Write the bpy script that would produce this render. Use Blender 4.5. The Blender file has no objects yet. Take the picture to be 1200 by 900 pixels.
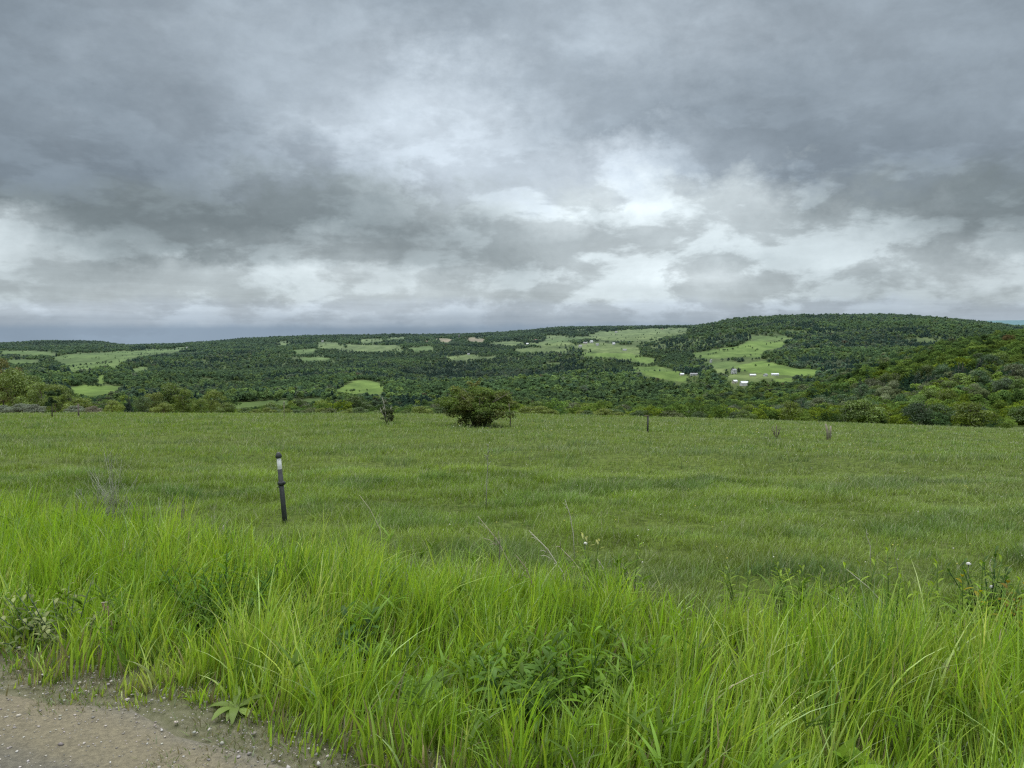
import bpy, math, random
import numpy as np

R = np.random.default_rng(7)
random.seed(7)
scene = bpy.context.scene
COL = scene.collection

# ------------------------------------------------------------------ camera geometry
F = 900.0 / 1200.0 * 36.0
PITCH = math.atan(65.0 / 900.0)
EYE = 1.6
def slope(py):
    return np.tan(np.arctan((450.0 - np.asarray(py, float)) / 900.0) - PITCH)
def ucol(px, py=450.0):
    b = (450.0 - np.asarray(py, float)) / 900.0
    return (np.asarray(px, float) - 600.0) / 900.0 / (math.cos(PITCH) + b * math.sin(PITCH))

# ------------------------------------------------------------------ numpy noise
_perm = R.random((256, 256))
def vnoise(x, y):
    x = np.asarray(x, float); y = np.asarray(y, float)
    xi = np.floor(x).astype(int); yi = np.floor(y).astype(int)
    fx = x - xi; fy = y - yi
    fx = fx * fx * (3 - 2 * fx); fy = fy * fy * (3 - 2 * fy)
    a = _perm[xi & 255, yi & 255]; b = _perm[(xi + 1) & 255, yi & 255]
    c = _perm[xi & 255, (yi + 1) & 255]; d = _perm[(xi + 1) & 255, (yi + 1) & 255]
    return (a * (1 - fx) + b * fx) * (1 - fy) + (c * (1 - fx) + d * fx) * fy
def fbm(x, y, o=4, seed=0.0):
    s = 0; amp = 0.5; t = 0
    for i in range(o):
        s = s + amp * vnoise(x * 2 ** i + 17.3 * i + seed, y * 2 ** i - 9.1 * i + seed * 1.7)
        t += amp; amp *= 0.5
    return s / t
def sstep(a, b, x):
    t = np.clip((np.asarray(x, float) - a) / (b - a), 0, 1)
    return t * t * (3 - 2 * t)

# ------------------------------------------------------------------ terrain
def road_s(x, y):                       # distance beyond the road's edge
    return 0.445 * x + 0.895 * y - 2.19
def near_h(x, y):
    x = np.asarray(x, float); y = np.asarray(y, float)
    s = road_s(x, y)
    k = sstep(0.0, 2.2, s)
    z = -0.0895 * np.maximum(y - 3.3, 0) * k
    z = z - 0.03 * np.maximum(x, 0) * sstep(6, 30, y)
    z = z + (fbm(x * 0.18, y * 0.30, 3) - 0.5) * 0.26 * sstep(5, 14, y)
    z = z + (fbm(x * 1.3 + 40, y * 1.3, 2) - 0.5) * 0.10 * sstep(0.1, 1.0, s) 
    z = z - 0.10 * sstep(0.0, 0.5, s) * (1 - sstep(0.8, 2.2, s))
    z = z + 0.012 * (fbm(x * 2, y * 2, 2, 5) - 0.5)
    return z
DR = np.array([60, 90, 150, 250, 400, 600, 850, 1150, 1500, 2000, 2700, 3600, 4800, 6500, 9000, 14000], float)
TAB = {
 -500: [486,488,492,498,500,492,480,468,455,440,424,412,408,412,408,406],
 0:    [485,486,488,498,508,505,490,472,457,437,424,412,404.5,408,408,406],
 15:   [485,486,489,499,508,504,490,472,457,437,424,413,404.5,407,408,406],
 40:   [485,486,489,500,508,504,489,471,457,438,424,413,401.5,407,408,406],
 120:  [485,487,491,501,509,504,489,472,458,441,425,412.5,401.5,408,408,406],
 150:  [485,487,491,501,509,504,489,472,459,442,425,411.5,407,408,408,406],
 180:  [485,487,492,502,510,505,490,474,461,444,427,411,404.5,408,408,406],
 200:  [485,487,492,503,510,505,490,475,462,446,428,411,405.5,408,408,406],
 300:  [485.5,488,494,505,511,506,492,478,464,445,426,409,398,402,404,404],
 400:  [486,489,496,506,512,506,494,478,462,444,424,406,395,398,402,402],
 500:  [486.5,490,497,507,513,506,494,478,462,442,420,405,394,397,400,400],
 600:  [487,491,498,508,514,506,494,479,461,440,418,402,391,393,396,396],
 650:  [487.5,491,498,508,514,506,493,478,460,438,414,398,385,389,393,393],
 700:  [488,492,499,509,514,506,493,478,459,436,411,396,384.5,388,392,392],
 800:  [490,494,500,510,514,505,490,472,451,430,404,391,383.5,386,390,390],
 850:  [491,495,501,510,512,502,486,468,446,422,394,378,383,386,388,388],
 900:  [493,497,502,508,508,498,482,462,443,418,389,373.5,380,384,386,386],
 950:  [495,499,502,504,498,482,466,460,446,419,388,372,379,384,385,384],
 1000: [497,501,502,498,484,458,443,450,446,417,387,371.5,378,384,384,383],
 1060: [499,503,501,492,472,444,427,436,438,412,384,371,378,383,383,381],
 1100: [501,505,500,484,460,432,414,425,432,408,382,374,379,383,383,378],
 1150: [503,506,500,481,455,426,406,414,424,406,386,381,382,383,381,376],
 1200: [505,508,500,478,450,420,398,405,415,405,394,389,387,384,379,375],
 1700: [512,512,500,470,440,405,380,380,384,384,384,384,384,384,380,377]}
TU = np.array([ucol(k) for k in TAB])
TV = np.array([TAB[k] for k in TAB], float)
NU, ND = 401, 400
GU = np.linspace(-1.25, 1.25, NU); GL = np.linspace(math.log(50), math.log(14000), ND)
def _build_grid():
    g = np.zeros((NU, ND))
    cols = np.array([np.interp(GL, np.log(DR), TV[i]) for i in range(len(TU))])
    for j in range(ND):
        g[:, j] = np.interp(GU, TU, cols[:, j])
    k = np.exp(-np.linspace(-2, 2, 13) ** 2); k /= k.sum()
    for it in range(1):
        p = np.pad(g, ((6, 6), (0, 0)), mode='edge'); g = sum(k[i] * p[i:i + NU] for i in range(13))
    k2 = np.exp(-np.linspace(-2, 2, 15) ** 2); k2 /= k2.sum()
    p = np.pad(g, ((0, 0), (7, 7)), mode='edge'); g = sum(k2[i] * p[:, i:i + ND] for i in range(15))
    return g
GP = _build_grid()
GS = slope(GP)
def grid_slope(u, L):
    a = np.clip((u - GU[0]) / (GU[1] - GU[0]), 0, NU - 1.001); b = np.clip((L - GL[0]) / (GL[1] - GL[0]), 0, ND - 1.001)
    i = a.astype(int); j = b.astype(int); fa = a - i; fb = b - j
    return (GS[i, j] * (1 - fa) + GS[i + 1, j] * fa) * (1 - fb) + (GS[i, j + 1] * (1 - fa) + GS[i + 1, j + 1] * fa) * fb
def far_h(x, y):
    y = np.maximum(y, 50.0)
    u = x / y
    z = EYE + grid_slope(u, np.log(y)) * y
    n = (fbm(x / 420.0, y / 420.0, 4, 3) - 0.5)
    z = z + n * np.clip(y * 0.006, 0, 14) * sstep(150, 600, y)
    r = 1 - np.abs(2 * fbm(x / 620.0 + 5, y / 900.0, 3, 41) - 1) * 2.2      # spurs and hollows on the slopes
    z = z + r * 25 * sstep(1000, 1700, y) * (1 - .75 * sstep(2900, 3900, y))
    return z
def H(x, y):
    x = np.asarray(x, float); y = np.asarray(y, float)
    w = sstep(50, 62, y)
    return near_h(x, np.minimum(y, 70)) * (1 - w) + far_h(x, y) * w

def proj(x, y, z):
    """pixel of a point in the photograph's 1200x900 frame (used to read the field map and to skip what is out of sight)"""
    c, s = math.cos(PITCH), math.sin(PITCH)
    d = y * c - (z - EYE) * s; v = y * s + (z - EYE) * c
    return 600 + 900 * x / d, 450 - 900 * v / d
def find_ground(px, py, dmin=70.0, dmax=9000.0):
    """the ground point a sight line first meets, beyond dmin"""
    D = np.exp(np.linspace(math.log(dmin), math.log(dmax), 3000))
    u = float(ucol(px, py)); s = float(slope(py))
    g = H(u * D, D); ray = EYE + s * D
    hit = np.nonzero(g >= ray)[0]
    k = hit[0] if len(hit) else np.argmin(np.abs(g - ray))
    return u * D[k], D[k], g[k]

FIELDS = [  # outline of open fields (as read on the hillsides), colour index
 ([(0,410),(62,412),(62,416),(0,415)],0),
 ([(62,417),(100,414),(140,412),(220,407),(213,412),(182,415),(152,420),(141,425),(138,432),(125,429),(105,432),(82,436),(76,429),(60,420)],0),
 ([(116,440),(125,439),(125,450),(117,450)],1),
 ([(80,456),(100,451),(140,452),(149,454),(126,462),(105,466),(85,462)],1),
 ([(268,474),(300,471),(380,466),(382,470),(300,477),(272,479)],0),
 ([(390,458),(416,447),(432,445),(454,454),(450,462),(410,462)],1),
 ([(402,404),(474,405),(474,411),(430,412),(402,410)],2),
 ([(343,410),(370,409),(367,414),(345,415)],0),
 ([(370,402),(396,402),(402,409),(376,408)],2),
 ([(520,418),(550,415),(562,417),(545,422),(525,421)],2),
 ([(510,396),(529,397),(528,402),(517,401)],3),
 ([(543,395),(569,397),(565,401),(548,400)],3),
 ([(325,400),(340,400),(338,405),(326,405)],2),
 ([(455,395),(476,395),(476,398),(455,398)],2),
 ([(678,396),(700,390),(760,385),(809,384),(806,389),(785,394),(765,399),(735,400),(712,399)],2),
 ([(618,403),(650,400),(674,402),(676,406),(640,406)],2),
 ([(640,393),(664,393),(664,397),(642,397)],2),
 ([(674,405),(700,400),(725,404),(750,408),(753,414),(720,413),(680,411)],2),
 ([(680,413),(710,413),(745,415),(765,420),(769,425),(755,426),(735,421),(700,418),(683,418)],1),
 ([(735,430),(770,430),(785,432),(801,440),(806,448),(780,446),(760,441),(745,434)],1),
 ([(812,414),(850,408),(875,403),(882,399),(922,402),(919,407),(896,412),(893,419),(862,419),(830,421),(815,419)],1),
 ([(860,427),(895,423),(925,430),(962,433),(956,439),(930,441),(900,439),(870,435)],1),
 ([(832,430),(850,428),(850,438),(838,438)],2),
 ([(872,395),(920,393),(932,397),(890,400)],0),
 ([(852,439),(905,439),(905,443),(852,443)],2),
 ([(878,474),(908,473),(908,477),(882,477)],2),
 ([(572,402),(600,400),(618,401),(600,405)],2),
 ([(418,398),(450,397),(453,400),(425,402)],2),
 ([(638,398),(680,394),(692,396),(650,402)],0),
 ([(598,409),(640,407),(668,409),(665,412),(610,412)],2),
 ([(480,407),(505,406),(511,410),(485,411)],0),
 ([(350,420),(380,418),(390,421),(360,423)],0),
 ([(826,424),(858,423),(868,430),(850,433),(838,430)],0),
 ([(905,444),(932,443),(930,448),(908,448)],1),
 ([(848,443),(884,441),(890,447),(852,450)],2),
 ([(0,422),(30,421),(50,424),(20,427)],0),
 ([(150,432),(172,429),(176,432),(158,436)],0),
 ([(1000,427),(1030,424),(1030,427),(1002,430)],2),
]
FCOL = np.array([(0.078,0.122,0.032),(0.092,0.146,0.030),(0.100,0.138,0.044),(0.22,0.18,0.13)])
def in_poly(px, py, poly):
    inside = np.zeros(px.shape, bool); n = len(poly)
    for i in range(n):
        x1, y1 = poly[i]; x2, y2 = poly[(i + 1) % n]
        c = ((y1 > py) != (y2 > py)) & (px < (x2 - x1) * (py - y1) / ((y2 - y1) if y2 != y1 else 1e-9) + x1)
        inside ^= c
    return inside
def field_id(x, y, z, jitter=0.0):
    px, py = proj(x, y, z)
    if jitter:
        px = px + (fbm(x / 38, y / 60, 3, 9) - .5) * 16 * jitter; py = py + (fbm(x / 34, y / 60, 3, 4) - .5) * 3.0 * jitter
    r = np.full(px.shape, -1)
    ok = y > 900
    for poly, c in FIELDS:
        r = np.where(in_poly(px, py, poly) & ok, c, r)
    return r

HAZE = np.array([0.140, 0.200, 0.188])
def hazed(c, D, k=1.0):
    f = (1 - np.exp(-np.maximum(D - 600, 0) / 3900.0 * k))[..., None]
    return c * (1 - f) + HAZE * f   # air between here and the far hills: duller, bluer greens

# ------------------------------------------------------------------ mesh + material helpers
def mesh_np(name, V, Fq, colors=None, smooth=False, attr='col'):
    V = np.asarray(V, np.float32); Fq = np.asarray(Fq, np.int32)
    me = bpy.data.meshes.new(name)
    n, k = Fq.shape
    me.vertices.add(len(V)); me.vertices.foreach_set('co', V.ravel())
    me.loops.add(n * k); me.loops.foreach_set('vertex_index', Fq.ravel())
    me.polygons.add(n)
    me.polygons.foreach_set('loop_start', np.arange(0, n * k, k, dtype=np.int32))
    me.polygons.foreach_set('loop_total', np.full(n, k, dtype=np.int32))
    if smooth: me.polygons.foreach_set('use_smooth', np.ones(n, dtype=bool))
    me.update(calc_edges=True)
    if colors is not None:
        c = np.ones((len(V), 4), np.float32); c[:, :3] = colors
        a = me.attributes.new(attr, 'FLOAT_COLOR', 'POINT'); a.data.foreach_set('color', c.ravel())
    return me
def merge(parts):
    vs, fs, cs, o = [], [], [], 0
    for v, f, c in parts:
        vs.append(v); fs.append(np.asarray(f) + o); cs.append(np.broadcast_to(np.asarray(c, float), (len(v), 3))); o += len(v)
    return np.concatenate(vs), np.concatenate(fs), np.concatenate(cs)
def link(name, me, mat=None, parent=None, loc=None):
    ob = bpy.data.objects.new(name, me); COL.objects.link(ob)
    if mat is not None and me is not None and not me.materials: me.materials.append(mat)
    if parent: ob.parent = parent
    if loc is not None: ob.location = loc
    return ob
def tag(o, label, cat, group=None, kind=None):
    if label: o['label'] = label
    if cat: o['category'] = cat
    if group: o['group'] = group
    if kind: o['kind'] = kind
    return o
def thing(name, loc, label, cat, group=None, rz=0.0):
    o = bpy.data.objects.new(name, None); COL.objects.link(o); o.location = loc; o.rotation_euler = (0, 0, rz)
    o.empty_display_size = 0.2
    return tag(o, label, cat, group)

def new_mat(name):
    m = bpy.data.materials.new(name); m.use_nodes = True
    nt = m.node_tree; nt.nodes.clear()
    out = nt.nodes.new('ShaderNodeOutputMaterial')
    return m, nt, out
def leafy_mat(name, mode='vertex', trans=0.35, gloss=0.04, vary=None):
    m, nt, out = new_mat(name); N = nt.nodes; L = nt.links
    a = N.new('ShaderNodeAttribute'); a.attribute_name = 'col'
    col = a.outputs['Color']
    if mode in ('object', 'instancer'):
        if mode == 'object':
            b = N.new('ShaderNodeObjectInfo'); bc = b.outputs['Color']
        else:
            b = N.new('ShaderNodeAttribute'); b.attribute_type = 'INSTANCER'; b.attribute_name = 'tcol'; bc = b.outputs['Color']
        mx = N.new('ShaderNodeMix'); mx.data_type = 'RGBA'; mx.blend_type = 'MULTIPLY'; mx.inputs[0].default_value = 1
        L.new(col, mx.inputs[6]); L.new(bc, mx.inputs[7]); col = mx.outputs[2]
    d = N.new('ShaderNodeBsdfDiffuse'); t = N.new('ShaderNodeBsdfTranslucent'); L.new(col, d.inputs[0]); 
    hs = N.new('ShaderNodeHueSaturation'); hs.inputs['Value'].default_value = 1.15; hs.inputs['Saturation'].default_value = 1.1
    L.new(col, hs.inputs['Color']); L.new(hs.outputs[0], t.inputs[0])
    ms = N.new('ShaderNodeMixShader'); ms.inputs[0].default_value = trans
    L.new(d.outputs[0], ms.inputs[1]); L.new(t.outputs[0], ms.inputs[2])
    last = ms.outputs[0]
    if gloss > 0:
        g = N.new('ShaderNodeBsdfGlossy'); g.inputs['Roughness'].default_value = 0.42; g.inputs[0].default_value = (1, 1, 1, 1)
        m2 = N.new('ShaderNodeMixShader'); m2.inputs[0].default_value = gloss
        L.new(last, m2.inputs[1]); L.new(g.outputs[0], m2.inputs[2]); last = m2.outputs[0]
    L.new(last, out.inputs[0])
    return m
def simple_mat(name, color, rough=0.8, noise=0.25, scale=30.0, metal=0.0):
    m, nt, out = new_mat(name); N = nt.nodes; L = nt.links
    p = N.new('ShaderNodeBsdfPrincipled'); p.inputs['Roughness'].default_value = rough; p.inputs['Metallic'].default_value = metal
    tc = N.new('ShaderNodeTexCoord'); n = N.new('ShaderNodeTexNoise'); n.inputs['Scale'].default_value = scale; n.inputs['Detail'].default_value = 5
    L.new(tc.outputs['Object'], n.inputs['Vector'])
    r = N.new('ShaderNodeValToRGB'); c = np.array(color)
    r.color_ramp.elements[0].color = (*np.clip(c * (1 - noise), 0, 1), 1); r.color_ramp.elements[1].color = (*np.clip(c * (1 + noise), 0, 1), 1)
    r.color_ramp.elements[0].position = .3; r.color_ramp.elements[1].position = .7
    L.new(n.outputs[0], r.inputs[0]); L.new(r.outputs[0], p.inputs['Base Color']); L.new(p.outputs[0], out.inputs[0])
    b = N.new('ShaderNodeBump'); b.inputs['Strength'].default_value = 0.3; b.inputs['Distance'].default_value = 0.01
    L.new(n.outputs[0], b.inputs['Height']); L.new(b.outputs[0], p.inputs['Normal'])
    return m
M_LEAF = leafy_mat('leaf_green', trans=.38, gloss=0.008)
M_GRASS = leafy_mat('grass_blades', trans=0.45, gloss=0.045)
M_CROWN = leafy_mat('tree_foliage', 'object', 0.3, 0.02)
M_CROWN_I = leafy_mat('forest_foliage', 'instancer', 0.3, 0.0)
M_BARK = simple_mat('bark', (0.13, 0.11, 0.09), 0.95, 0.4, 12)
M_DRY = leafy_mat('dry_stalk', trans=0.1, gloss=0.02)

# ------------------------------------------------------------------ ground materials
def ground_mat():
    m, nt, out = new_mat('meadow_soil'); N = nt.nodes; L = nt.links
    p = N.new('ShaderNodeBsdfPrincipled'); p.inputs['Roughness'].default_value = 1; p.inputs['Specular IOR Level'].default_value = 0.1
    g = N.new('ShaderNodeNewGeometry')
    n1 = N.new('ShaderNodeTexNoise'); n1.inputs['Scale'].default_value = 0.35; n1.inputs['Detail'].default_value = 8; n1.inputs['Roughness'].default_value = .65
    n2 = N.new('ShaderNodeTexNoise'); n2.inputs['Scale'].default_value = 9; n2.inputs['Detail'].default_value = 8; n2.inputs['Roughness'].default_value = .7
    L.new(g.outputs['Position'], n1.inputs['Vector']); L.new(g.outputs['Position'], n2.inputs['Vector'])
    r1 = N.new('ShaderNodeValToRGB'); e = r1.color_ramp.elements
    e[0].position = .3; e[0].color = (0.075, 0.110, 0.022, 1); e[1].position = .7; e[1].color = (0.115, 0.155, 0.036, 1)
    r2 = N.new('ShaderNodeValToRGB'); e = r2.color_ramp.elements
    e[0].position = .35; e[0].color = (0.35, .35, .35, 1); e[1].position = .68; e[1].color = (1.2, 1.2, 1.1, 1)
    L.new(n1.outputs[0], r1.inputs[0]); L.new(n2.outputs[0], r2.inputs[0])
    mx = N.new('ShaderNodeMix'); mx.data_type = 'RGBA'; mx.blend_type = 'MULTIPLY'; mx.inputs[0].default_value = 1
    L.new(r1.outputs[0], mx.inputs[6]); L.new(r2.outputs[0], mx.inputs[7])
    # earth towards the road
    a = N.new('ShaderNodeAttribute'); a.attribute_name = 'earth'
    mx2 = N.new('ShaderNodeMix'); mx2.data_type = 'RGBA'
    L.new(a.outputs['Fac'], mx2.inputs[0]); L.new(mx.outputs[2], mx2.inputs[6])
    r3 = N.new('ShaderNodeValToRGB'); e = r3.color_ramp.elements
    e[0].position = .3; e[0].color = (0.100, 0.098, 0.058, 1); e[1].position = .7; e[1].color = (0.175, 0.165, 0.112, 1)
    n3 = N.new('ShaderNodeTexNoise'); n3.inputs['Scale'].default_value = 28; n3.inputs['Detail'].default_value = 6
    L.new(g.outputs['Position'], n3.inputs['Vector']); L.new(n3.outputs[0], r3.inputs[0]); L.new(r3.outputs[0], mx2.inputs[7])
    L.new(mx2.outputs[2], p.inputs['Base Color'])
    b = N.new('ShaderNodeBump'); b.inputs['Strength'].default_value = .8; b.inputs['Distance'].default_value = .05
    L.new(n2.outputs[0], b.inputs['Height']); L.new(b.outputs[0], p.inputs['Normal'])
    L.new(p.outputs[0], out.inputs[0]); return m
def far_mat():
    m, nt, out = new_mat('hillside_ground'); N = nt.nodes; L = nt.links
    p = N.new('ShaderNodeBsdfPrincipled'); p.inputs['Roughness'].default_value = 1; p.inputs['Specular IOR Level'].default_value = 0.05
    a = N.new('ShaderNodeAttribute'); a.attribute_name = 'col'
    g = N.new('ShaderNodeNewGeometry'); n = N.new('ShaderNodeTexNoise'); n.inputs['Scale'].default_value = .03; n.inputs['Detail'].default_value = 10; n.inputs['Roughness'].default_value = .7
    mp = N.new('ShaderNodeMapping'); mp.inputs['Scale'].default_value = (1, .35, 1); L.new(g.outputs['Position'], mp.inputs[0]); L.new(mp.outputs[0], n.inputs['Vector'])
    r = N.new('ShaderNodeValToRGB'); e = r.color_ramp.elements
    e[0].position = .3; e[0].color = (.60, .66, .62, 1); e[1].position = .7; e[1].color = (1.38, 1.28, 1.25, 1)
    mx = N.new('ShaderNodeMix'); mx.data_type = 'RGBA'; mx.blend_type = 'MULTIPLY'; mx.inputs[0].default_value = 1
    L.new(n.outputs[0], r.inputs[0]); L.new(a.outputs['Color'], mx.inputs[6]); L.new(r.outputs[0], mx.inputs[7])
    L.new(mx.outputs[2], p.inputs['Base Color']); L.new(p.outputs[0], out.inputs[0]); return m

def grid_faces(nx, ny):
    i = np.arange(nx - 1)[:, None]; j = np.arange(ny - 1)[None, :]
    a = i * ny + j
    return np.stack([a, a + ny, a + ny + 1, a + 1], -1).reshape(-1, 4)
xs = np.concatenate([np.linspace(-90, -9, 160), np.arange(-8.8, 8.8, .1), np.linspace(9, 90, 160)])
ys = np.concatenate([np.linspace(-30, 1, 40), np.arange(1.1, 9, .1), np.linspace(9.2, 61, 170)])
X, Y = np.meshgrid(xs, ys, indexing='ij')
Z = H(X, Y)
me = mesh_np('meadow', np.stack([X, Y, Z], -1).reshape(-1, 3), grid_faces(len(xs), len(ys)), smooth=True)
s_ = road_s(X, Y).ravel()
ea = me.attributes.new('earth', 'FLOAT', 'POINT')
ea.data.foreach_set('value', ((1 - sstep(-0.05, 0.4, s_ + (fbm(X * 2, Y * 2, 3).ravel() - .5) * .7)) * .9).astype(np.float32))
meadow = link('meadow_ground', me, ground_mat()); tag(meadow, 'grassy ground of the sloping meadow', None, kind='structure')

us = np.linspace(-1.22, 1.22, 620); Ls = np.linspace(math.log(59.5), math.log(14000), 620)
U, LL = np.meshgrid(us, Ls, indexing='ij'); Y = np.exp(LL); X = U * Y; Z = H(X, Y) - np.where(Y < 61.2, 0.06, 0.0)
fid = field_id(X, Y, Z, 1.0)
c = np.zeros(X.shape + (3,)); c[:] = (0.060, 0.085, 0.024)
shrub = fbm(X / 300, Y / 300, 3, 8)
for k in range(4): c[fid == k] = FCOL[k]
fv = fbm(X / 140, Y / 140, 3, 21)[..., None]
c = c * (0.6 + 0.8 * fv)
stripe = (.5 + .5 * np.sin((X * .8 + Y * .3) / 9.0))[..., None]; c = np.where((fid >= 0)[..., None], c * (.93 + .14 * stripe), c)
c[Y < 110] = (0.13, 0.17, 0.06)
lite = (Y < 125) & (X / Y < -.45)
c[lite] = (0.26, 0.23, 0.15)
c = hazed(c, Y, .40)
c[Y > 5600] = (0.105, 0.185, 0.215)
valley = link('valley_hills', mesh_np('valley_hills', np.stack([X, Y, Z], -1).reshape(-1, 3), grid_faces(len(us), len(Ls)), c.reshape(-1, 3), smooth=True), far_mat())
tag(valley, 'rolling hills and open farm fields across the valley', None, kind='structure')

# road: a strip that runs along its edge line
def road_mat():
    m, nt, out = new_mat('gravel_road'); N = nt.nodes; L = nt.links
    p = N.new('ShaderNodeBsdfPrincipled'); p.inputs['Roughness'].default_value = .95; p.inputs['Specular IOR Level'].default_value = .15
    a = N.new('ShaderNodeAttribute'); a.attribute_name = 'across'
    g = N.new('ShaderNodeNewGeometry')
    n0 = N.new('ShaderNodeTexNoise'); n0.inputs['Scale'].default_value = 2.2; n0.inputs['Detail'].default_value = 6; n0.inputs['Roughness'].default_value = .6
    n1 = N.new('ShaderNodeTexNoise'); n1.inputs['Scale'].default_value = 45; n1.inputs['Detail'].default_value = 8; n1.inputs['Roughness'].default_value = .75
    v = N.new('ShaderNodeTexVoronoi'); v.inputs['Scale'].default_value = 60
    for q in (n0, n1, v): L.new(g.outputs['Position'], q.inputs['Vector'])
    ad = N.new('ShaderNodeMath'); ad.operation = 'MULTIPLY_ADD'; ad.inputs[1].default_value = .12; L.new(n0.outputs[0], ad.inputs[0]); L.new(a.outputs['Fac'], ad.inputs[2])
    r = N.new('ShaderNodeValToRGB'); cr = r.color_ramp; cr.interpolation = 'EASE'
    # across runs 0 (2 m into the road) .. 1 (at the edge)
    st = [(0.0, (.135, .122, .098)), (.40, (.135, .122, .098)), (.62, (.124, .118, .092)), (.70, (.166, .150, .102)), (.78, (.174, .156, .106)), (.88, (.148, .143, .116)), (1.02, (.138, .126, .104))]
    while len(cr.elements) < len(st): cr.elements.new(.5)
    for e, (q, cc) in zip(cr.elements, st): e.position = min(q / 1.2, 1); e.color = (*cc, 1)
    dv = N.new('ShaderNodeMath'); dv.operation = 'MULTIPLY'; dv.inputs[1].default_value = 1 / 1.2; L.new(ad.outputs[0], dv.inputs[0]); L.new(dv.outputs[0], r.inputs[0])
    r2 = N.new('ShaderNodeValToRGB'); e = r2.color_ramp.elements; e[0].position = .3; e[0].color = (.62, .62, .64, 1); e[1].position = .72; e[1].color = (1.35, 1.33, 1.3, 1)
    L.new(n1.outputs[0], r2.inputs[0])
    mx = N.new('ShaderNodeMix'); mx.data_type = 'RGBA'; mx.blend_type = 'MULTIPLY'; mx.inputs[0].default_value = 1
    L.new(r.outputs[0], mx.inputs[6]); L.new(r2.outputs[0], mx.inputs[7]); L.new(mx.outputs[2], p.inputs['Base Color'])
    mm = N.new('ShaderNodeMath'); mm.operation = 'ADD'; L.new(n1.outputs[0], mm.inputs[0]); L.new(v.outputs['Distance'], mm.inputs[1])
    b = N.new('ShaderNodeBump'); b.inputs['Strength'].default_value = .7; b.inputs['Distance'].default_value = .012
    L.new(mm.outputs[0], b.inputs['Height']); L.new(b.outputs[0], p.inputs['Normal']); L.new(p.outputs[0], out.inputs[0]); return m
tdir = np.array([0.895, -0.445]); ndir = np.array([0.445, 0.895]); P0 = ndir * 2.19
ta = np.linspace(-60, 60, 700); sa = np.concatenate([np.linspace(-6, -2.1, 20), np.linspace(-2.0, 0.0, 40)])
T, S = np.meshgrid(ta, sa, indexing='ij')
edge = (fbm(T * 1.1, T * 0 + 3, 4) - .5) * .42 - .10
S2 = np.where(S > -2, S + edge * (S + 2) / 2, S)
X = P0[0] + T * tdir[0] + S2 * ndir[0]; Y = P0[1] + T * tdir[1] + S2 * ndir[1]
Z = near_h(X, Y) + .010 - .02 * sstep(-.12, 0, S)
me = mesh_np('road', np.stack([X, Y, Z], -1).reshape(-1, 3), grid_faces(len(ta), len(sa))[:, ::-1], smooth=True)
at = me.attributes.new('across', 'FLOAT', 'POINT'); at.data.foreach_set('value', ((S2 + 1.7) / 2.0).ravel().astype(np.float32))
road = link('gravel_road', me, road_mat()); tag(road, 'gravel road with a tan dusty wheel track', None, kind='structure')

# gravel: loose stones, lumpy octahedral pebbles
def ico():
    t = (1 + 5 ** .5) / 2
    v = np.array([(-1, t, 0), (1, t, 0), (-1, -t, 0), (1, -t, 0), (0, -1, t), (0, 1, t), (0, -1, -t), (0, 1, -t), (t, 0, -1), (t, 0, 1), (-t, 0, -1), (-t, 0, 1)], float)
    v /= np.linalg.norm(v[0])
    f = np.array([(0, 11, 5), (0, 5, 1), (0, 1, 7), (0, 7, 10), (0, 10, 11), (1, 5, 9), (5, 11, 4), (11, 10, 2), (10, 7, 6), (7, 1, 8), (3, 9, 4), (3, 4, 2), (3, 2, 6), (3, 6, 8), (3, 8, 9), (4, 9, 5), (2, 4, 11), (6, 2, 10), (8, 6, 7), (9, 8, 1)])
    return v, f
IV, IF = ico()
n = 34000
tt = R.uniform(-7, 4, n); ss = -R.random(n) ** 1.3 * 2.6 + .35
x = P0[0] + tt * tdir[0] + ss * ndir[0]; y = P0[1] + tt * tdir[1] + ss * ndir[1]
keep = (R.random(n) < np.where((ss < -.75) & (ss > -1.5), .35, 1.0)) & (y > 0.5); x, y, ss = x[keep], y[keep], ss[keep]; n = len(x)
sz = np.exp(R.normal(math.log(.0028), .50, n)); sz = np.clip(sz, .0012, .014)
V = IV[None] * sz[:, None, None] * R.uniform(.6, 1.3, (n, 1, 3)) * R.uniform(.75, 1.25, (n, 12, 1)); V[:, :, 2] *= .55
a = R.uniform(0, 6.28, n); ca, sn = np.cos(a)[:, None], np.sin(a)[:, None]
V = np.stack([V[:, :, 0] * ca - V[:, :, 1] * sn, V[:, :, 0] * sn + V[:, :, 1] * ca, V[:, :, 2]], -1)
V += np.stack([x, y, H(x, y) + .010 + sz * .25], -1)[:, None]
cc = np.array([.30, .28, .25]) * R.uniform(.45, 1.35, (n, 1)) * R.uniform(.94, 1.06, (n, 3)); cc[R.random(n) < .012] = (.52, .51, .48)
gm, nt, out = new_mat('loose_stone'); a_ = nt.nodes.new('ShaderNodeAttribute'); a_.attribute_name = 'col'; p_ = nt.nodes.new('ShaderNodeBsdfPrincipled'); p_.inputs['Roughness'].default_value = .85
nt.links.new(a_.outputs[0], p_.inputs['Base Color']); nt.links.new(p_.outputs[0], out.inputs[0])
gr = link('gravel', mesh_np('gravel', V.reshape(-1, 3), (IF[None] + (np.arange(n) * 12)[:, None, None]).reshape(-1, 3), np.repeat(cc, 12, 0)), gm)
tag(gr, 'loose grey and tan gravel scattered on the road and its edge', 'gravel', kind='stuff')

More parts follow.
